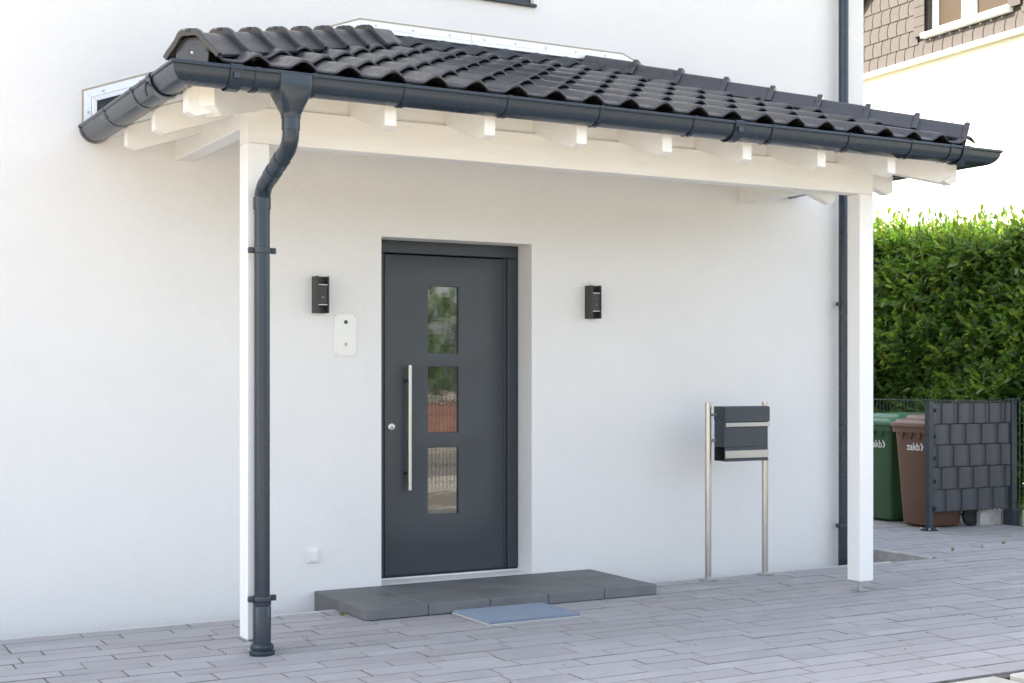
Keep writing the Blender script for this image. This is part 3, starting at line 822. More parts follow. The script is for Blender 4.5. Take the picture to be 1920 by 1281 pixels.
strap(Vector((2.16, yc, 0)), Vector((1, 0, 0)), .026, GR + .006)
for y in (-.03, -.613, -1.212):
    strap(Vector((GX0 + GR, y, 0)), Vector((0, -1, 0)), .026, GR + .006)
strap(Vector((GX0 + GR, -1.56, 0)), Vector((0, -1, 0)), .062, GR + .010, 'gutter_union', .0155)
for y in (-.03, -.7, -1.55):
    strap(Vector((GX1 - GR, y, 0)), Vector((0, 1, 0)), .03, GR + .006)
# clip lugs on the unions
bm = B(); add_tube(bm, [(GX0 - .012, -1.535, 2.835), (GX0 - .014, -1.53, 2.79), (GX0 - .002, -1.525, 2.765)], .006, 8); obj('union_clip', bm, M['gutter'], gut, smooth=40)
for x in (2.055, 5.0):
    bm = B(); add_box(bm, x - .016, x + .016, GY - .0215, GY - .006, 2.80, 2.832, .003); obj('union_clip', bm, M['gutter'], gut)

# ================================================================== DOWNPIPES
dp = empty('downpipe', (2.36, -1.44, 0), 'anthracite downpipe bending from the porch gutter down the left post', 'downpipe')
HX, HY = 2.350, GY + GR - .005
bm = B(); rows_ = []
def superell(hx_, hy_, pw, z, cy, n=32):
    rr = []
    for i in range(n):
        a = 2 * math.pi * i / n; c_, s_ = math.cos(a), math.sin(a)
        rr.append((HX + math.copysign(abs(c_) ** (2 / pw), c_) * hx_, cy + math.copysign(abs(s_) ** (2 / pw), s_) * hy_, z))
    return rr
rows_ = [superell(.086, .099, 6, 2.850, HY), superell(.086, .099, 6, 2.800, HY), superell(.084, .096, 5, 2.775, HY), superell(.066, .075, 3.5, 2.725, HY), superell(.050, .054, 2.4, 2.682, HY), superell(.0475, .0475, 2, 2.668, HY), superell(.0475, .0475, 2, 2.655, HY)]
V = add_grid(bm, rows_, close=True); bm.faces.new(V[-1])
obj('hopper', bm, M['gutter'], dp, smooth=35)
VX, VY = 2.358, -1.437; PRr = .041
def bend(p0, p1, p2, r, n=7):
    d1 = (p0 - p1).normalized(); d2 = (p2 - p1).normalized(); ang = d1.angle(d2); t = r / math.tan(ang / 2)
    a = p1 + d1 * t; b = p1 + d2 * t; c = p1 + (d1 + d2).normalized() * (r / math.sin(ang / 2))
    va, vb = a - c, b - c; tot = va.angle(vb); ax = va.cross(vb).normalized()
    return [c + Matrix.Rotation(tot * i / n, 3, ax) @ va for i in range(n + 1)]
P0 = Vector((HX, HY, 2.70)); P1 = Vector((HX, HY, 2.53)); P2 = Vector((VX, VY, 2.365)); P3 = Vector((VX, VY, .1))
bm = B(); pts = [P0] + bend(P0, P1, P2, .10) + bend(P1, P2, P3, .10) + [Vector((VX, VY, 2.24))]
add_tube(bm, pts, PRr, 24); obj('elbow_pipe', bm, M['gutter'], dp, smooth=40)
bm = B(); add_tube(bm, [Vector((HX, HY, 2.655)), Vector((HX, HY, 2.60))], PRr + .0035, 24); obj('pipe_sleeve', bm, M['gutter'], dp, smooth=40)
sd = (P2 - P1).normalized(); mid = P1.lerp(P2, .42)
for m_ in (.36, .62):
    bm = B(); q = P1.lerp(P2, m_); add_tube(bm, [q - sd * .035, q + sd * .035], PRr + .003, 24); obj('pipe_sleeve', bm, M['gutter'], dp, smooth=40)
bm = B(); add_tube(bm, [(VX, VY, 2.325), (VX, VY, 2.265)], PRr + .004, 24); obj('pipe_sleeve', bm, M['gutter'], dp, smooth=40)
bm = B(); add_tube(bm, [(VX, VY, 2.28), (VX, VY, .28)], PRr - .001, 28); obj('straight_pipe', bm, M['gutter'], dp, smooth=40)
bm = B(); add_lathe(bm, [(PRr + .005, 0), (PRr + .005, .22), (PRr + .003, .225), (PRr + .003, .232), (PRr + .0055, .236), (PRr + .0055, .25), (PRr, .252)], (VX, VY, .02), seg=28); obj('standpipe', bm, M['gutter'], dp, smooth=30)
bm = B(); add_lathe(bm, [(.064, 0), (.066, .010), (.064, .022), (.057, .027), (.057, .031), (.061, .034), (.061, .044), (.056, .052), (.0475, .058)], (VX, VY, .0005), seg=32); obj('foot_collar', bm, M['gutter'], dp, smooth=30)
def clamp(p, r, parent, back):
    x, y, z = p
    bm = B(); add_lathe(bm, [(r + .001, -.014), (r + .006, -.013), (r + .0075, -.004), (r + .0075, .004), (r + .006, .013), (r + .001, .014)], (x, y, z), seg=24)
    for s in (-1, 1):
        add_box(bm, x + s * (r + .018) - .014, x + s * (r + .018) + .014, y - .012, y + .012, z - .015, z + .015, .004)
        add_lathe(bm, [(0, -.006), (.006, -.005), (.0065, 0)], (x + s * (r + .02), y - .012, z), 'Y', 8)
    add_tube(bm, [(x, y + r, z), (x, back, z)], .006, 8)
    obj('pipe_clamp', bm, M['grey'], parent, smooth=40)
clamp((VX, VY, 2.055), PRr, dp, PY - .001); clamp((VX, VY, .286), PRr + .001, dp, PY - .001)
WX, WY = 7.494, -.085
dp2 = empty('downpipe', (WX, WY, 0), 'straight dark downpipe on the house wall behind the right post', 'downpipe')
bm = B(); add_tube(bm, [(WX, WY, 6.2), (WX, WY, .26)], .0385, 24); obj('straight_pipe', bm, M['gutter'], dp2, smooth=40)
bm = B(); add_tube(bm, [(WX, WY, .26), (WX, WY, -.2)], .042, 24); obj('standpipe', bm, M['gutter'], dp2, smooth=40)
clamp((WX, WY, 1.97), .0385, dp2, 0.001); clamp((WX, WY, .265), .041, dp2, 0.001); clamp((WX, WY, 4.4), .0385, dp2, 0.001)

# ================================================================== WALL FITTINGS
def make_lamp(x, z, label):
    r = empty('wall_lamp', (x, 0, z), label, 'lamp', 'outdoor lamps beside the door')
    wd, hh, dp_ = .088, .229, .088
    bm = B()
    # U shaped channel open at the front
    prof = [(-wd / 2, -.001), (-wd / 2, -dp_ + .012), (-wd / 2 + .006, -dp_), (-wd / 2 + .012, -dp_), (-wd / 2 + .012, -.03), (wd / 2 - .012, -.03), (wd / 2 - .012, -dp_), (wd / 2 - .006, -dp_), (wd / 2, -dp_ + .012), (wd / 2, -.001)]
    add_ext(bm, [(x + a, b, z) for a, b in prof], (0, 0, hh)); obj('lamp_housing', bm, M['lampblack'], r)
    bm = B(); add_box(bm, x - wd / 2 + .0125, x + wd / 2 - .0125, -dp_ + .008, -.031, z + .053, z + .174, .002); blk = obj('lamp_body', bm, M['lampblack'], r)
    for zz in (z + .0492, z + .1742):
        bm = B(); add_box(bm, x - wd / 2 + .013, x + wd / 2 - .013, -dp_ + .005, -.032, zz, zz + .0035); obj('light_slot', bm, M['alu'], r)
    bm = B(); add_box(bm, x - .016, x + .016, -dp_ + .0055, -dp_ + .0085, z + .083, z + .112, .001); obj('sensor_window', bm, M['lens'], r)
    bm = B(); add_box(bm, x - .008, x + .009, -dp_ + .0045, -dp_ + .0055, z + .089, z + .106); obj('sensor_chip', bm, M['lens2'], r)
    return r
l1 = make_lamp(3.221, 1.810, 'black wall lamp left of the door above the intercom plate')
l2 = copy_tree(l1, (5.238, 0, 1.815)); l2['label'] = 'black wall lamp right of the door alone on the wall'
ip = empty('intercom_panel', (3.402, 0, 1.543), 'white metal intercom plate with camera and bell button', 'intercom')
bm = B(); add_box(bm, 3.326, 3.478, -.0062, -.0005, 1.543, 1.811, .001); obj('face_plate', bm, M['plate'], ip)
for a in (3.337, 3.467):
    for b in (1.556, 1.798):
        bm = B(); add_lathe(bm, [(0, -.0085), (.0035, -.0085), (.005, -.0062)], (a, 0, b), 'Y', 10); obj('screw', bm, M['zinc'], ip, smooth=40)
bm = B(); add_lathe(bm, [(0, -.0105), (.006, -.0105), (.007, -.009), (.012, -.0085), (.013, -.0062)], (3.405, 0, 1.759), 'Y', 20); obj('camera_lens', bm, M['lens'], ip, smooth=30)
bm = B(); add_lathe(bm, [(0, -.0105), (.008, -.0105), (.010, -.0085), (.011, -.0085), (.012, -.0062)], (3.405, 0, 1.617), 'Y', 20); obj('bell_button', bm, M['steelh'], ip, smooth=30)
ws = empty('wall_socket', (3.18, 0, .25), 'small white square socket low on the wall', 'socket')
bm = B(); add_box(bm, 3.140, 3.222, -.012, -.0005, .248, .333, .003, seg=2); obj('cover_frame', bm, M['whiteplastic'], ws)
bm = B(); add_box(bm, 3.154, 3.208, -.022, -.0125, .262, .321, .003, seg=2); obj('hinged_lid', bm, M['whiteplastic'], ws)

# ================================================================== MAILBOX
mb = empty('mailbox', (6.18, -.45, 0), 'anthracite mailbox on two slim steel posts', 'mailbox')
for px_, py_ in ((5.921, -.45), (6.447, -.42)):
    bm = B(); add_tube(bm, [(px_, py_, .003), (px_, py_, 1.234)], .0225, 24); p_ = obj('post', bm, M['steel'], mb, smooth=40)
    bm = B(); add_lathe(bm, [(.062, 0), (.062, .006), (.045, .012), (.027, .014), (.0235, .02)], (px_, py_, .001), seg=28); obj('post_foot', bm, M['steel'], p_, smooth=30)
bx0, bx1, by0, by1 = 5.992, 6.372, -.548, -.425
bm = B()
add_box(bm, bx0, bx1, by0 + .004, by1, .922, 1.105, .003)
add_box(bm, bx0 + .001, bx1 - .001, by0 + .0045, by0 + .010, .842, .9215)       # front of paper tray
add_box(bm, bx0 + .001, bx1 - .001, by1 - .006, by1 - .001, .826, .9215)        # back of tray
add_box(bm, bx0 + .001, bx1 - .001, by0 + .012, by1 - .007, .826, .831)
body = obj('box_body', bm, M['grey'], mb)
bm = B(); add_ext(bm, [(bx0 - .003, by1 + .001, 1.106), (bx0 - .003, by0 - .010, 1.098), (bx0 - .003, by0 - .010, 1.196), (bx0 - .003, by0 + .004, 1.205), (bx0 - .003, by1 + .001, 1.205)], (bx1 - bx0 + .010, 0, 0), .002); obj('lid', bm, M['grey'], mb)
bm = B(); add_box(bm, bx0 + .004, bx1 + .008, by0 - .012, by0 + .0035, 1.064, 1.093, .002); obj('lid_grip', bm, M['steelh'], mb)
bm = B(); add_box(bm, bx0 + .003, bx1 - .0005, by0 - .003, by0 + .004, .846, .899, .001); obj('paper_tray_panel', bm, M['steelh'], mb)
bm = B(); add_box(bm, bx0 - .004, bx1 - .002, by0 - .005, by0 + .011, .824, .8415, .002); obj('tray_lip', bm, M['grey'], mb)
for px_, xa, xb, py_ in ((5.921, 5.94, bx0, -.45), (6.447, bx1, 6.43, -.43)):
    for z in (.968, 1.146):
        bm = B(); add_tube(bm, [(xa, py_, z), (xb, py_, z)], .010, 12); obj('fixing_peg', bm, M['zinc'], mb, smooth=40)

# ================================================================== PRIVACY SCREEN, FENCE, BINS
scr = empty('privacy_screen', (10.1, 1.05, 0), 'anthracite wire panel woven with grey plastic strips hiding the bins', 'screen fence')
def fence_post(x, y, parent, base=True, h=1.19):
    bm = B(); add_box(bm, x - .031, x + .031, y - .031, y + .031, .22, h, .004); add_box(bm, x - .025, x + .025, y - .025, y + .025, .012, .2195, .003); p_ = obj('post', bm, M['grey'], parent)
    bm = B(); add_ext(bm, [(x - .05, y - .05, h), (x + .05, y - .05, h), (x + .05, y + .05, h), (x - .05, y + .05, h)], (0, 0, .008), .002); obj('post_cap', bm, M['grey'], p_)
    if base:
        bm = B(); add_ext(bm, [(x - .075 + .0, y - .045, .001), (x - .045, y - .075, .001), (x + .045, y - .075, .001), (x + .075, y - .045, .001), (x + .075, y + .045, .001), (x + .045, y + .075, .001), (x - .045, y + .075, .001), (x - .075, y + .045, .001)], (0, 0, .010)); bp2 = obj('base_plate', bm, M['grey'], p_)
        for a in (-1, 1):
            for b in (-1, 1):
                bm = B(); add_lathe(bm, [(.012, 0), (.012, .003), (.008, .004), (.008, .014), (.005, .018), (0, .019)], (x + a * .052, y + b * .052, .011), seg=8); obj('bolt', bm, M['zinc'], p_)
    return p_
fence_post(9.585, 1.07, scr); pR = fence_post(10.628, 1.035, scr, base=False)
bm = B(); add_box(bm, 10.575, 10.66, .97, 1.1, .0, .155, .004); obj('post_sleeve', bm, M['grey'], scr)
sx0, sx1 = 9.625, 10.585
def sy(x): return 1.07 + (x - 9.585) / (10.628 - 9.585) * (-.035)
zl = [.165, .370, .575, .780, .972, 1.165]
bm = B()
nr = 20
for i in range(nr):
    x = sx0 + .01 + i * .05
    add_tube(bm, [(x, sy(x), .15), (x, sy(x), 1.198)], .0044, 6)  # rods drawn thicker so their dark lines include the shadow gaps
obj('wire', bm, M['wire'], scr, smooth=60, kind='stuff')
for z in zl[:] :
    for o_ in (-.006, .006):
        bm = B(); add_tube(bm, [(sx0 - .01, sy(sx0) + o_, z + .003), (sx1 + .01, sy(sx1) + o_, z + .003)], .0034, 6); obj('rail_wire', bm, M['wire'], scr, smooth=60)
offs = [1, 2, 3, 0, 2]
for j in range(5):
    za, zb = zl[j] + .006, zl[j + 1] - .004
    pts = []; n = 20 * 10
    for i in range(n + 1):
        x = sx0 + (sx1 - sx0) * i / n
        u = ((x - sx0 - .01) / .05 + offs[j]) % 4.0     # 0-3 in front, 3-4 behind
        if u < 3: off = -.0065 - .010 * (math.sin(math.pi * u / 3) ** .6)
        else: off = .0055 + .004 * math.sin(math.pi * (u - 3))
        if u < .12: off = off * (u / .12) + .0055 * (1 - u / .12)
        if 2.88 < u < 3: off = off * ((3 - u) / .12) + .0055 * (1 - (3 - u) / .12)
        pts.append((x, sy(x) + off))
    bm = B(); add_grid(bm, [[(x, y, za) for x, y in pts], [(x, y, zb) for x, y in pts], [(x, y + .0015, zb) for x, y in pts], [(x, y + .0015, za) for x, y in pts]])
    obj('screen_strip', bm, M['strip'], scr, smooth=50, recalc=False)
for z in (.2, .45, .66, .86, 1.1):
    bm = B(); add_box(bm, 9.616, 9.634, 1.02, 1.075, z - .018, z + .018, .003); obj('panel_clip', bm, M['grey'], scr)

def mesh_fence(name, p0, p1, h, z0, label, m, step_=.05, postat=(0, 1), thick=.0042):
    p0 = Vector((p0[0], p0[1], 0)); p1 = Vector((p1[0], p1[1], 0)); d = p1 - p0; L = d.length; t = d / L
    f = empty(name, (p0 + p1) / 2, label, 'fence')
    bm = B(); n = int(L / step_)
    for i in range(n + 1):
        q = p0 + t * (i * step_); add_tube(bm, [q + Vector((0, 0, z0)), q + Vector((0, 0, h + .02))], thick, 4, cap=False)
    obj('vertical_wire', bm, m, f, kind='stuff')
    z = h
    while z > z0:
        for s in (-1, 1):
            nrm = Vector((t.y, -t.x, 0)) * .006 * s
            bm = B(); add_tube(bm, [p0 + nrm + Vector((0, 0, z)), p1 + nrm + Vector((0, 0, z))], .005, 5); obj('rail_wire', bm, m, f)
        z -= .2
    for a in postat:
        q = p0.lerp(p1, a)
        bm = B(); add_box(bm, q.x - .03, q.x + .03, q.y - .03, q.y + .03, -.1, h, .003); obj('post', bm, M['grey'], f)
    return f
mesh_fence('mesh_fence', (10.69, -3.0), (10.69, 6.4), 1.165, .16, 'low wire mesh fence along the hedge behind the bins', M['fencewire'], .05, (0.15, .7, 1))
x = -3.0; k = 0
kb = empty('kerb', (10.69, 1, 0), kind='structure')
while x < .95:
    bm = B(); add_box(bm, 10.665, 10.74, x, min(x + 1, .955) - .004, -.1, .148, .006); obj('kerb_stone', bm, M['kerb'], kb); x += 1
x = 1.11
while x < 6.4:
    bm = B(); add_box(bm, 10.665, 10.735, x, x + .996, -.1, .13, .006); obj('kerb_stone', bm, M['kerb'], kb); x += 1
bm = B(); add_box(bm, 10.275, 10.555, 1.10, 1.22, .001, .135, .006)
props(obj('concrete_block', bm, M['concrete']), 'grey concrete block lying below the privacy screen by the bin wheel', 'block')

def text_mesh(body, size):
    cu = bpy.data.curves.new('t', 'FONT'); cu.body = body; cu.size = size; cu.offset = size * .018; cu.extrude = .0006
    to = bpy.data.objects.new('t', cu); COL.objects.link(to)
    dg = bpy.context.evaluated_depsgraph_get(); me = bpy.data.meshes.new_from_object(to.evaluated_get(dg))
    bpy.data.objects.remove(to); return me
def wheelie_bin(cx, cy, label, mbody, mlid):
    """cx: x of the front bottom edge; front looks towards -x"""
    r = empty('wheelie_bin', (cx + .2, cy, 0), label, 'bin', 'rubbish bins behind the screen')
    bm = B()
    def ring(x0, x1, hw, z, c=.035, n=3):
        pts = []
        for (qx, qy, a0) in ((x1 - c, hw - c, 0), (x0 + c, hw - c, 90), (x0 + c, -hw + c, 180), (x1 - c, -hw + c, 270)):
            for i in range(n + 1):
                a = R(a0 + 90 * i / n); pts.append((qx + c * math.cos(a), cy + qy + c * math.sin(a), z))
        return pts
    rows_ = [ring(cx + .02, cx + .40, .155, .012), ring(cx + .0, cx + .42, .17, .03), ring(cx - .012, cx + .44, .178, .20), ring(cx - .045, cx + .50, .213, .80), ring(cx - .05, cx + .51, .218, .88), ring(cx - .05, cx + .51, .218, .93)]
    V = add_grid(bm, rows_, close=True); bm.faces.new(V[0][::-1]); bm.faces.new(V[-1])
    obj('bin_body', bm, mbody, r, smooth=40)
    bm = B()
    V = add_grid(bm, [ring(cx - .075, cx + .52, .240, .885), ring(cx - .075, cx + .52, .240, .935), ring(cx - .07, cx + .52, .236, .937)], close=True); bm.faces.new(V[-1]); bm.faces.new(V[0][::-1])
    rim = obj('rim', bm, mbody, r, smooth=35)
    for s in (-.11, .0, .11):
        bm = B(); add_ext(bm, [(cx - .055, cy + s + .025, .885), (cx - .055, cy + s - .025, .885), (cx - .05, cy + s, .815)], (-.012, 0, 0)); obj('rim_gusset', bm, mbody, r)
    bm = B()
    V = add_grid(bm, [ring(cx - .085, cx + .53, .250, .938), ring(cx - .09, cx + .53, .255, .958), ring(cx - .085, cx + .53, .250, .975), ring(cx - .06, cx + .53, .228, .985), ring(cx - .045, cx + .53, .215, 1.006), ring(cx + .06, cx + .53, .205, 1.016, .03), ring(cx + .085, cx + .53, .195, 1.044, .03), ring(cx + .12, cx + .50, .17, 1.050, .03)], close=True)
    bm.faces.new(V[-1]); bm.faces.new(V[0][::-1]); lid = obj('lid', bm, mlid, r, smooth=35)
    bm = B(); add_tube(bm, [(cx + .575, cy - .2, .96), (cx + .575, cy + .2, .96)], .013, 10); add_box(bm, cx + .51, cx + .585, cy - .2, cy - .17, .94, .98, .004); add_box(bm, cx + .51, cx + .585, cy + .17, cy + .2, .94, .98, .004); obj('handle', bm, mbody, r, smooth=40)
    bm = B(); add_tube(bm, [(cx + .52, cy - .19, .1), (cx + .52, cy + .19, .1)], .012, 8); obj('axle', bm, M['rubber'], r)
    for s in (-1, 1):
        bm = B(); add_lathe(bm, [(.06, -.024), (.09, -.024), (.1, -.016), (.1, .016), (.09, .024), (.06, .024)], (cx + .52, cy + s * .19, .1), 'Y', 28); wh = obj('wheel', bm, M['rubber'], r, smooth=40)
        bm = B(); add_lathe(bm, [(0, -.012), (.02, -.018), (.024, -.012), (.05, -.009), (.058, -.022), (.0595, -.022), (.0595, .022), (.058, .022), (.05, .009), (.02, .012), (0, .012)], (cx + .52, cy + s * .19, .1), 'Y', 20); obj('hub', bm, M['rubber'], wh, smooth=40)
    # print on the front: letters and a chevron
    me = text_mesh('zakb', .098)
    tx = [v.co.x for v in me.vertices]; wtx = max(tx)
    Mt = Matrix.Translation((cx - .045, cy + .062, .722)) @ Matrix.Rotation(R(-3.2), 4, 'Y') @ Matrix(((0, 0, -1, 0), (-1, 0, 0, 0), (0, 1, 0, 0), (0, 0, 0, 1)))
    bm = B(); bm.from_mesh(me); bmesh.ops.scale(bm, vec=(.165 / wtx, 1, 1), verts=bm.verts[:])
    bm2pts = [(.172, -.002), (.190, -.002), (.212, .030), (.190, .066), (.172, .066), (.192, .030)]
    add_ext(bm, [(a, b, .0006) for a, b in bm2pts], (0, 0, -.0012))
    bmesh.ops.transform(bm, matrix=Mt, verts=bm.verts[:]); obj('logo_print', bm, M['print'], r, recalc=False)
    return r
wheelie_bin(9.70, 1.36, 'brown wheelie bin standing between the green bin and the screen', M['brown_bin'], M['brown_lid'])
wheelie_bin(9.80, 1.955, 'green wheelie bin half hidden by the right post', M['green_bin'], M['green_lid'])

# ================================================================== HEDGES
LEAF = np.array([[0, 0, 0], [.40, .5, .10], [1, 0, 0.02], [.40, -.5, .10], [.40, 0, 0], [.75, .32, .06], [.75, -.32, .06], [.12, .25, .03], [.12, -.25, .03]])
LF = [(0, 4, 1, 7), (4, 5 - 0, 1, 1)]
# faces as quads, folded along the midrib: two halves of two quads
LQ = [(0, 4, 1, 7), (4, 2, 5, 1), (0, 8, 3, 4), (4, 3, 6, 2)]
def leaf_batch(rng, P, D, U, Ls, Ws):
    """P base, D direction, U normal-ish -> verts (n,9,3)"""
    D = D / np.linalg.norm(D, axis=1, keepdims=True)
    S = np.cross(D, U); S /= np.linalg.norm(S, axis=1, keepdims=True) + 1e-9
    Nn = np.cross(S, D)
    v = P[:, None, :] + LEAF[None, :, 0, None] * (D * Ls[:, None])[:, None, :] + LEAF[None, :, 1, None] * (S * Ws[:, None])[:, None, :] + (LEAF[None, :, 2, None]) * (Nn * (Ls * .8)[:, None])[:, None, :]
    droop = rng.uniform(.0, .25, len(P)) * Ls
    v[:, :, 2] -= (LEAF[None, :, 0] ** 2) * droop[:, None]
    return v
def hedge(name, x0, x1, y0, y1, h, label, nshoot, seed, leaf_objs=0, zmin=lambda y: 0.0, face='-x', ssize=1.0, core=0):
    rng = np.random.default_rng(seed)
    hg = empty(name, ((x0 + x1) / 2, (y0 + y1) / 2, 0), label, 'hedge')
    Ps, Ds, Us, Ls, Ws, Mi = [], [], [], [], [], []
    # shoot bases: on the front face, top and inside
    def hz(y): return h + .07 * np.sin(y * 2.3) + .05 * np.sin(y * 5.1 + 1)
    for s in range(nshoot):
        u = rng.random()
        y = rng.uniform(y0, y1)
        if u < .52:                                    # face
            z = rng.uniform(0.05, hz(y)); dep = abs(rng.normal(0, .10)) ; x = x0 + dep + .07 * math.sin(y * 3.1 + z * 4) + .05 * math.sin(z * 7 + y * 2); out_ = np.array([-.62, 0, .78])
        elif u < .68:                                  # top
            x = rng.uniform(x0, x1); z = hz(y) - abs(rng.normal(0, .12)) + rng.uniform(-.03, .12); out_ = np.array([-.15, 0, 1.0])
        else:
            x = x0 + .15 + .55 * rng.random(); z = rng.uniform(.05, hz(y) - .05); out_ = np.array([-.5, 0, .6])
        if face == '+y' :
            pass
        if z < zmin(y): continue
        top = z > hz(y) - .5
        out_ = out_ + rng.normal(0, .38, 3); out_ /= np.linalg.norm(out_)
        ln = rng.uniform(.10, .26) * ssize
        if top and rng.random() < .25: ln *= 1.5; out_ = np.array([rng.normal(0, .2), rng.normal(0, .25), 1.0])
        nl = rng.integers(6, 10)
        young = rng.random() < (.36 if top else .22)
        base = np.array([x, y, z]); a0 = rng.uniform(0, 6.28)
        s1 = np.cross(out_, [0.31, .2, .93]); s1 /= np.linalg.norm(s1); s2 = np.cross(out_, s1)
        for q in range(nl):
            f = q / (nl - 1); a = a0 + q * 2.4
            side = s1 * math.cos(a) + s2 * math.sin(a)
            spread = (1.15 - .75 * f) if not (young and f > .5) else .25
            d = out_ * (.35 + .6 * f) + side * spread
            d[2] -= .12
            Ps.append(base + out_ * ln * f); Ds.append(d); Us.append(out_ + side * -.4 + rng.normal(0, .15, 3))
            L_ = rng.uniform(.085, .145) * (1.0 if f < .7 else .75) * ssize
            Ls.append(L_); Ws.append(L_ * rng.uniform(.35, .45))
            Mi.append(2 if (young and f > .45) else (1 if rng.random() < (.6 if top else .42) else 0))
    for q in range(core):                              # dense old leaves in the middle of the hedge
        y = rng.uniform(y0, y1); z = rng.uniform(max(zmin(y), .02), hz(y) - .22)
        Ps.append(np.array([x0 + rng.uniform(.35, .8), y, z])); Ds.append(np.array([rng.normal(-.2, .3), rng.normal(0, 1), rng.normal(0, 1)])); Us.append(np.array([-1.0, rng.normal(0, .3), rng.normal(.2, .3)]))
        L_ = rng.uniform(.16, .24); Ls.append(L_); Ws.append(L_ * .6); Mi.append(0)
    Ps, Ds, Us, Ls, Ws, Mi = map(np.array, (Ps, Ds, Us, Ls, Ws, Mi))
    V = leaf_batch(rng, Ps, Ds, Us, Ls, Ws)
    n = len(V)
    order = np.arange(n)
    sep = []
    if leaf_objs:
        c = V.mean(axis=1)
        ok = (c[:, 0] < x0 + .02)
        vis = np.array([(lambda p: p is not None and 1640 < p[0] < 1915 and 400 < p[1] < 742)(project(q)) for q in c])
        score = np.where(ok & vis, Ls / (np.linalg.norm(c - np.array([0, CAM_Y, CAM_H]), axis=1)) * (1 + (x0 - c[:, 0])), -1)
        sep = np.argsort(-score)[:leaf_objs]
        sep = [i for i in sep if score[i] > 0]
    keep = np.ones(n, bool); keep[list(sep)] = False
    Vk = V[keep]; m = len(Vk)
    faces = (np.array(LQ)[None, :, :] + (np.arange(m) * 9)[:, None, None]).reshape(-1)
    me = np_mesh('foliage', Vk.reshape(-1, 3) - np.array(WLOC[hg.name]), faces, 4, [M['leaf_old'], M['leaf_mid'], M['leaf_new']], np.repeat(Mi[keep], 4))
    o = bpy.data.objects.new('foliage', me); link(o, hg, WLOC[hg.name]); props(o, kind='stuff')
    mats = [M['leaf_old'], M['leaf_mid'], M['leaf_new']]
    LM = {}
    for i in sep:
        # one shared leaf mesh per colour; place it by matrix
        mi = int(Mi[i])
        if mi not in LM:
            me1 = np_mesh('leaf', LEAF * np.array([1, 1, .8]), np.array(LQ).reshape(-1), 4, [mats[mi]]); LM[mi] = me1
        d = Vector(Ds[i]).normalized(); s = d.cross(Vector(Us[i])).normalized(); nn = s.cross(d)
        L_, W_ = float(Ls[i]), float(Ws[i])
        lo = bpy.data.objects.new('leaf', LM[mi]); COL.objects.link(lo); lo.parent = hg
        mt = Matrix.Translation(Vector(Ps[i]) - WLOC[hg.name]) @ Matrix((d, s, nn)).transposed().to_4x4() @ Matrix.Diagonal((L_, W_, L_, 1))
        lo.matrix_basis = mt
    # stems inside
    bm = B(); rr = random.Random(seed)
    yq = y0 + .2
    while yq < y1:
        xb = (x0 + x1) / 2 + rr.uniform(-.2, .2)
        for b in range(4):
            tip = Vector((xb + rr.uniform(-.45, .45), yq + rr.uniform(-.4, .4), h * rr.uniform(.6, .92)))
            add_tube(bm, [Vector((xb, yq, -.05)), Vector((xb, yq, .2)).lerp(tip, .45) + Vector((rr.uniform(-.1, .1), 0, 0)), tip], [.028, .018, .006], 6)
        yq += .55
    obj('stem', bm, M['bark'], hg)
    # leafless dark core of twigs that closes the middle of the hedge
    return hg
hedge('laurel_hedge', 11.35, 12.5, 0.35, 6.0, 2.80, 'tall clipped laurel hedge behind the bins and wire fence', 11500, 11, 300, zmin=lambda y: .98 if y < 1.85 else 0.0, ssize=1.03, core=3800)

# flowering plants on the lawn beyond the fence
fp = empty('flowering_shrub', (13.9, 3.75, 0), 'low shrub with red flowers on the sunny lawn beyond the fence', 'shrub')
rr = random.Random(21); bm = B(); bm2 = B()
for i in range(420):
    a = rr.uniform(0, 6.28); ra_ = rr.random() ** .5
    p = Vector((13.9 + math.cos(a) * ra_ * .35, 3.75 + math.sin(a) * ra_ * 1.1, rr.uniform(.05, .85)))
    q = bm if rr.random() < .6 else bm2
    d = Vector((rr.uniform(-1, 1), rr.uniform(-1, 1), rr.uniform(-.4, 1))).normalized(); s = d.orthogonal().normalized()
    L_ = rr.uniform(.05, .1)
    vs = [q.verts.new(p), q.verts.new(p + d * L_ * .5 + s * L_ * .3), q.verts.new(p + d * L_), q.verts.new(p + d * L_ * .5 - s * L_ * .3)]
    q.faces.new(vs)
obj('foliage', bm, M['leaf_mid'], fp, kind='stuff', recalc=False); obj('flower', bm2, M['petal'], fp, kind='stuff', recalc=False)

# ================================================================== NEIGHBOUR HOUSE
NA = Vector((14.6, 4.2, 0)); NR = R(4.0)
ND = Vector((math.sin(NR), math.cos(NR), 0)); NN = Vector((-math.cos(NR), math.sin(NR), 0))
def W(t, o, z): return NA + ND * t + NN * o + Vector((0, 0, z))
def unproj(u, v):
    c, s = math.cos(CAM_TH), math.sin(CAM_TH); a = (u - 960) / CAM_F; b = -(v - CAM_V0) / CAM_F
    d = Vector((a * c + s, -a * s + c, b)); C = Vector((0, CAM_Y, CAM_H))
    k = (NA - C).dot(NN) / d.dot(NN); p = C + d * k
    return ((p - NA).dot(ND), p.z)
def wbox(bm, t0, t1, o0, o1, z0, z1, bev=0):
    Mt = Matrix((ND, NN, Vector((0, 0, 1)))).transposed().to_4x4(); Mt.translation = NA
    add_box(bm, t0, t1, o0, o1, z0, z1, bev, Mt)
nh = empty('neighbour_house', W(0, -4, 0), 'cream house with brown shingled gable beyond the hedge', 'house')
tE, zE = unproj(1620, 150); zE2 = unproj(1920, 62)[1]
ZE = (zE + zE2) / 2
tw0, zw0 = unproj(1738, 70); tw1, _ = unproj(1892, 22)
tW0, tW1 = min(tw0, tw1), max(tw0, tw1)          # t grows away from the camera
zs_top = unproj(1727, 66)[1]
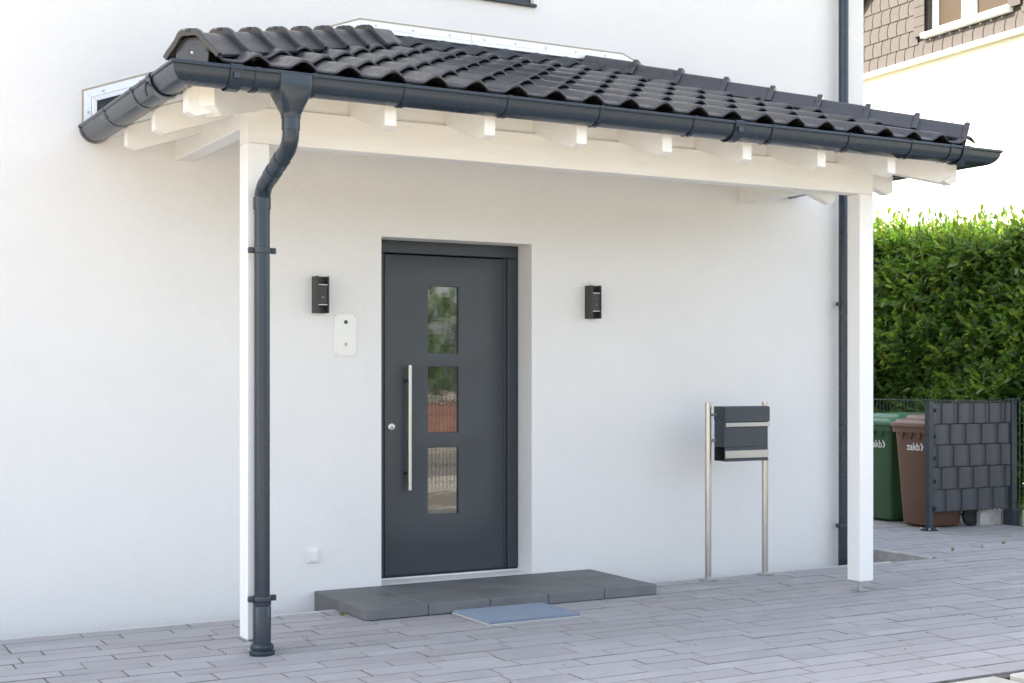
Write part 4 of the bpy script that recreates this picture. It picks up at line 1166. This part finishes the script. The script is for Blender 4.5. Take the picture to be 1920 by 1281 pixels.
ZTOP = zs_top + 1.25
TA, TB = -4.2, 6.2                                 # wall extent along t
bm = B(); wbox(bm, TA, TB, -.3, 0, -.1, ZE); obj('wall', bm, M['cream'], nh)
bm = B(); wbox(bm, TA + .1, TB - .1, -8, -7.7, -.1, ZE); wbox(bm, TA, TA + .3, -7.7, -.3, -.1, ZE); wbox(bm, TB - .3, TB, -7.7, -.3, -.1, ZE); obj('wall', bm, M['cream'], nh)
bm = B(); wbox(bm, TA - .02, TB + .02, 0.001, .085, ZE - .005, ZE + .062, .006); obj('drip_edge', bm, M['whitepaint'], nh)
# gable backing wall with a window opening
tv, zv = unproj(1632, 8)
apex_t = (TA + TB) / 2
slope = 1.0
bm = B()
zA = zv + (tv - apex_t) * slope
tt = lambda z: apex_t + (zA - z) / slope
wz0, wz1 = zs_top, ZTOP
add = lambda pts: add_ext(bm, [W(t, -.02, z) for t, z in pts], NN * -.2)
tl = lambda z: apex_t - (zA - z) / slope
add([(tl(ZE + .06), ZE + .06), (tt(ZE + .06), ZE + .06), (tt(wz0), wz0), (tl(wz0), wz0)])
add([(tl(wz0), wz0), (tW0, wz0), (tW0, wz1), (tl(wz1), wz1)]); add([(tW1, wz0), (tt(wz0), wz0), (tt(wz1), wz1), (tW1, wz1)])
add([(tl(wz1), wz1), (tt(wz1), wz1), (apex_t, zA)])
obj('gable_wall', bm, M['shingleback'], nh)
# shingles
pv = abs(unproj(1625, 35)[1] - unproj(1625, 62.5)[1]); phh = abs(unproj(1680, 100)[0] - unproj(1697, 95)[0])
def shingle_mesh():
    bm = B(); n = 6; lft, rgt = [], []
    for i in range(n + 1):
        f = i / n; bow = .16 * math.sin(math.pi * f) * phh + (.10 * phh * (1 - f))
        zz = f * pv * 1.12; off = .013 * (1 - f) + .003
        lft.append((bow + .008, off, zz)); rgt.append((bow + phh - .006, off, zz))
    add_grid(bm, [[lft[i], rgt[i]] for i in range(n + 1)])
    bv = bm.verts[:]
    r_ = bmesh.ops.extrude_face_region(bm, geom=bm.faces[:]); bmesh.ops.translate(bm, vec=(0, -.007, 0), verts=[g for g in r_['geom'] if isinstance(g, bmesh.types.BMVert)])
    bmesh.ops.recalc_face_normals(bm, faces=bm.faces[:])
    me = bpy.data.meshes.new('shingle'); bm.to_mesh(me); bm.free(); me.materials.append(M['shingle']); return me
shm = shingle_mesh()
WM = Matrix((ND, NN, Vector((0, 0, 1)))).transposed()
rs = random.Random(9)
row = 0; z = ZE + .055
ts_edge0 = unproj(1727, 75)[0]; ts_edge1 = unproj(1908, 20)[0]
while z < zv + .6:
    off = rs.uniform(0, phh)
    t = -2.4 - off
    while t < tt(z) - .1:
        jw = .23     # plain slate border beside the window
        hit = (t + phh * .8 > tW0 - .20) and (t + phh * .55 < tW1 + .20) and z + pv > wz0 - .02
        if not hit:
            o = bpy.data.objects.new('shingle', shm); o.rotation_euler = WM.to_euler(); link(o, nh, W(t, rs.uniform(0, .002), z))
        t += phh
    z += pv; row += 1
# border slates left and right of the window, and under the sill
for tb0, tb1 in ((tW1 + .012, tW1 + .235), (tW0 - .235, tW0 - .012)):
    z = wz0 - .02
    while z < wz1:
        bm = B(); wbox(bm, tb0, tb1, .027, .040, z, z + .135, .003); obj('border_slate', bm, M['shingle'], nh)
        z += .14
# nails, verge
bm = B(); wbox(bm, tW0, tW1, -.12, .0, wz0 - .02, wz0); obj('sill_bed', bm, M['shingleback'], nh)
bm = B(); wbox(bm, tW0 - .06, tW1 + .05, -.02, .085, zs_top - .072, zs_top, .008); sl_ = obj('window_sill', bm, M['whitepaint'], nh)
for i in range(8):
    t = tW0 + (tW1 - tW0) * (i + .5) / 8
    p = W(t, .03, zs_top - .11); bm = B(); add_lathe(bm, [(0, -.003), (.006, -.003), (.007, .003)], p, 'X', 8); obj('nail_head', bm, M['zinc'], nh)
# window: frame, mullion, two panes
bm = B(); fw = .06
wbox(bm, tW0, tW1, -.16, -.09, wz0, wz0 + fw, .004); wbox(bm, tW0, tW1, -.16, -.09, wz1 - fw, wz1, .004)
wbox(bm, tW0, tW0 + fw, -.16, -.09, wz0 + fw, wz1 - fw, .004); wbox(bm, tW1 - fw, tW1, -.16, -.09, wz0 + fw, wz1 - fw, .004)
tm = tW0 + (tW1 - tW0) * .54
wbox(bm, tm - .09, tm + .09, -.16, -.085, wz0 + fw, wz1 - fw, .004)
for a, b in ((tW0 + fw, tm - .09), (tm + .09, tW1 - fw)):
    wbox(bm, a, a + .05, -.15, -.10, wz0 + fw, wz1 - fw); wbox(bm, b - .05, b, -.15, -.10, wz0 + fw, wz1 - fw); wbox(bm, a + .05, b - .05, -.15, -.10, wz0 + fw, wz0 + fw + .02)
nw = obj('window', bm, M['whitepaint'], nh)
for a, b in ((tW0 + fw + .05, tm - .14), (tm + .14, tW1 - fw - .05)):
    bm = B(); wbox(bm, a, b, -.135, -.125, wz0 + fw + .02, wz1 - fw); obj('pane', bm, M['brownglass'], nw)
# roof with verge overhang
bm = B()
for s in (-1, 1):
    e0 = W(apex_t, .12, zA + .16); e1 = W(apex_t + s * 6.2, .12, zA + .16 - 6.2 * slope)
    vs = [e0, e1, e1 - NN * 8.7, e0 - NN * 8.7]
    add_ext(bm, vs, (0, 0, .16))
obj('roof', bm, M['roofgrey'], nh)

# ================================================================== ACROSS THE STREET (seen in the door panes)
mesh_fence('mesh_fence', (5.4, -6.45), (10.6, -6.45), 1.14, .06, 'wire mesh fence at the street edge mirrored in the door glass', M['wire'], .05, (0, .5, 1), thick=.005)
bw = empty('brick_wall', (12, -17, 0), 'low red brick garden wall across the street mirrored in the door glass', 'wall')
bm = B(); add_box(bm, 5, 22, -17.2, -16.97, -.1, .90); obj('wall_core', bm, M['mortar'], bw)
bm = B(); add_box(bm, 4.9, 22.1, -17.3, -16.9, .90, .96, .01); obj('coping', bm, M['kerb'], bw)
bkm = None
bm = B(); add_box(bm, -.12, .12, -.01, .02, 0, .068, .004); bkm = bpy.data.meshes.new('brick'); bm.to_mesh(bkm); bm.free(); bkm.materials.append(M['brick'])
for r_ in range(11):
    for i in range(24):
        inst('brick', bkm, bw, (9.6 + i * .252 + (.126 if r_ % 2 else 0), -16.97 + .0 + .0, .02 + r_ * .08), rot=(0, 0, math.pi))
hg2 = hedge('garden_hedge', -.6, .6, -8, 8, 3.6, 'tall green hedge behind the brick wall across the street', 2600, 5, 0, ssize=1.6)
hg2.location = (13.5, -18.6, 0); hg2.rotation_euler = (0, 0, R(90) + math.pi)
